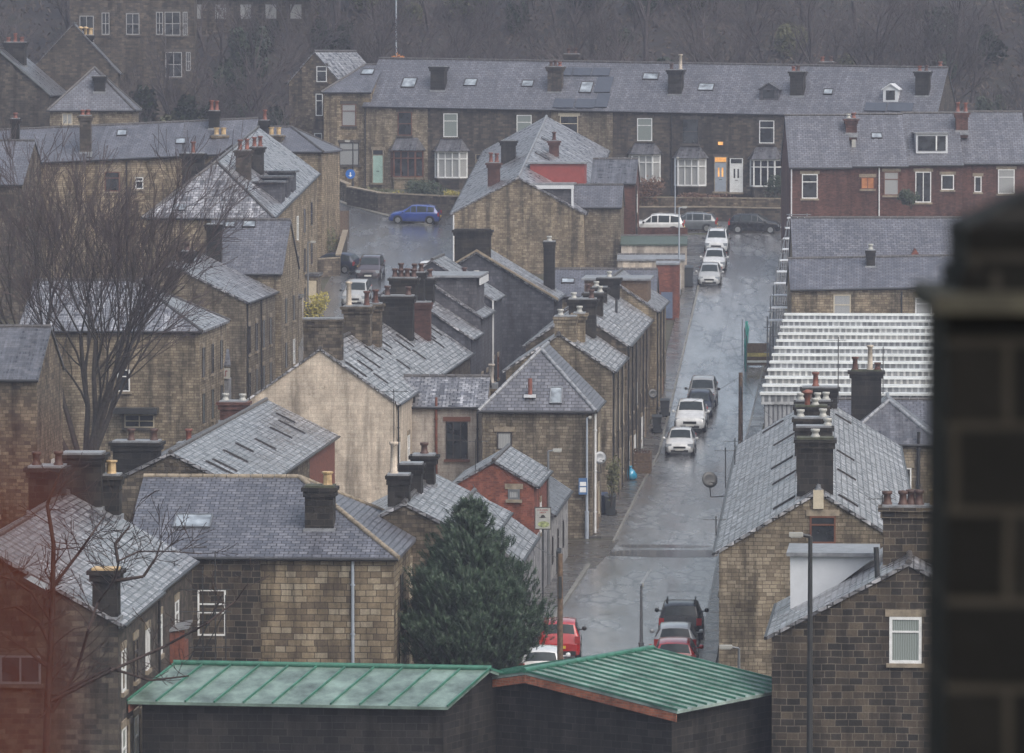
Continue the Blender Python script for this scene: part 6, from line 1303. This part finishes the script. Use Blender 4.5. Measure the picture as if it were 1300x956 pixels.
for row in range(9):
    y = 463+row*5.2; half = y/F_PX*680
    n_ = 20 if row else 14
    for i in range(n_):
        x = -half+2*half*(i+.5)/n_+rg.uniform(-2, 2); yy_ = y+rg.uniform(-2.2, 2.2)
        px = 650+x/yy_*F_PX
        if px < 300 and row < 4: continue
        if px < 260 and row < 5 and rg.random() < .5: continue
        put(protos[rg.randrange(5)], x, yy_, rg.uniform(.7, 1.15), rg.uniform(0, 6.28))
for i in range(58):
    y = rg.uniform(462, 500); half = y/F_PX*680; x = rg.uniform(-half, half); px = 650+x/y*F_PX
    if 90 < px < 250 and y < 476: continue
    if px < 360 and y < 464: continue
    put(ev[rg.randrange(3)], x, y, rg.uniform(.45, 1.0), rg.uniform(0, 6))
for i, (px, Y_, s) in enumerate(((300, 430, .9), (270, 436, .8), (340, 440, .85), (180, 447, .8), (252, 450, .9), (20, 448, 1), (60, 455, 1.1))):
    x = (px-650)/F_PX*Y_; put(ev[i % 3], x, Y_, s*.75, i)
for i, px in enumerate((92, 118, 150, 184, 222, 252, 270)): put(protos[i % 5], (px-650)/F_PX*466, 464, .95, i*1.3); put(ev[i % 3], (px-640)/F_PX*462, 461, 1.15, i*2.1)
for i, (px, Y_) in enumerate(((310, 447), (345, 452), (285, 455), (200, 458), (130, 452))): x = (px-650)/F_PX*Y_; put(protos[i % 5], x, Y_, .75, i)
ub = MB(); r2 = random.Random(77)
for i in range(26000):
    y = 456+44*r2.random(); half = y/F_PX*690; x = r2.uniform(-half, half); p = Vector((x, y, gz(y)+.2+.9+r2.random()**2*1.5)); a = Vector((r2.uniform(-1, 1), r2.uniform(-1, 1), r2.uniform(-.4, 1))).normalized()*.28; b_ = a.orthogonal().normalized()*.09
    ub.add([p-a, p+b_, p+a, p-b_], [(0, 1, 2, 3)])
o = ub.build('undergrowth', leafmat('bramble_leaf', (.03, .022, .016), (.085, .06, .045)), uv=False); tag(o, 'tangled brown undergrowth covering the wooded bank', 'undergrowth', kind='stuff')

# ================================================================ THE NEAR PILLAR, THE RUSTY POST AND THE TOWER THEY STAND ON
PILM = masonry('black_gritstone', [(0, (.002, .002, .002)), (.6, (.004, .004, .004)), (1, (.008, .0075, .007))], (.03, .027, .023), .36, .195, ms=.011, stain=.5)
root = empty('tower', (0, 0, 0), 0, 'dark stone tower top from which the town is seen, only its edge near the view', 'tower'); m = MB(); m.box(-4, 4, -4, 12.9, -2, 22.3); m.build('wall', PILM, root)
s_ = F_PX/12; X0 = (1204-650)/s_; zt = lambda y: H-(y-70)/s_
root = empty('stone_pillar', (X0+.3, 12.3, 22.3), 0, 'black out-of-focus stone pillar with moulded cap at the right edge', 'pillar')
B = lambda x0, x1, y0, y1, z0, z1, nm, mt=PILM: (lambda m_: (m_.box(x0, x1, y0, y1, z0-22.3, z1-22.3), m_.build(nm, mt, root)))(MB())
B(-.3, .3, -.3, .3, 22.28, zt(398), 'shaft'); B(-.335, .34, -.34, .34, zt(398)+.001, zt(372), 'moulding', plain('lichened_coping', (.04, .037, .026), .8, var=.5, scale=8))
B(-.27, .27, -.27, .27, zt(372)+.001, zt(345), 'neck'); m = MB(); z1, z2, z3 = zt(345)-22.3+.001, zt(290)-22.3, zt(256)-22.3
m.box(-.255, .26, -.26, .26, z1, z2); m.add([(-.255, -.26, z2+.001), (.26, -.26, z2+.001), (.26, .26, z2+.001), (-.255, .26, z2+.001), (-.1, -.15, z3+.02), (.2, -.15, z3+.04), (.2, .15, z3+.04), (-.1, .15, z3+.02)], [(0, 3, 2, 1), (4, 5, 6, 7), (0, 1, 5, 4), (1, 2, 6, 5), (2, 3, 7, 6), (3, 0, 4, 7)]); m.build('cap', PILM, root)
RUST = plain('rust', (.13, .027, .009), .95, spec=0., var=.4, scale=20)
root = empty('rusty_post', (-.150, 1.6, 22.3), 0, 'blurred rust-red post very close to the viewer at the left edge', 'post'); m = MB(); m.tube((0, 0, 0), (0, 0, H-22.3-(625-70)*1.6/F_PX), .0085, .008, n=12); m.lathe((0, 0, 0), [(.03, 0), (.03, .01), (.012, .015)], 12); m.build('shaft', RUST, root)
m = MB(); m.lathe((0, 0, H-22.3-(625-70)*1.6/F_PX), [(.008, 0), (.010, .003), (.009, .008), (.003, .012)], 12); m.build('finial', RUST, root)
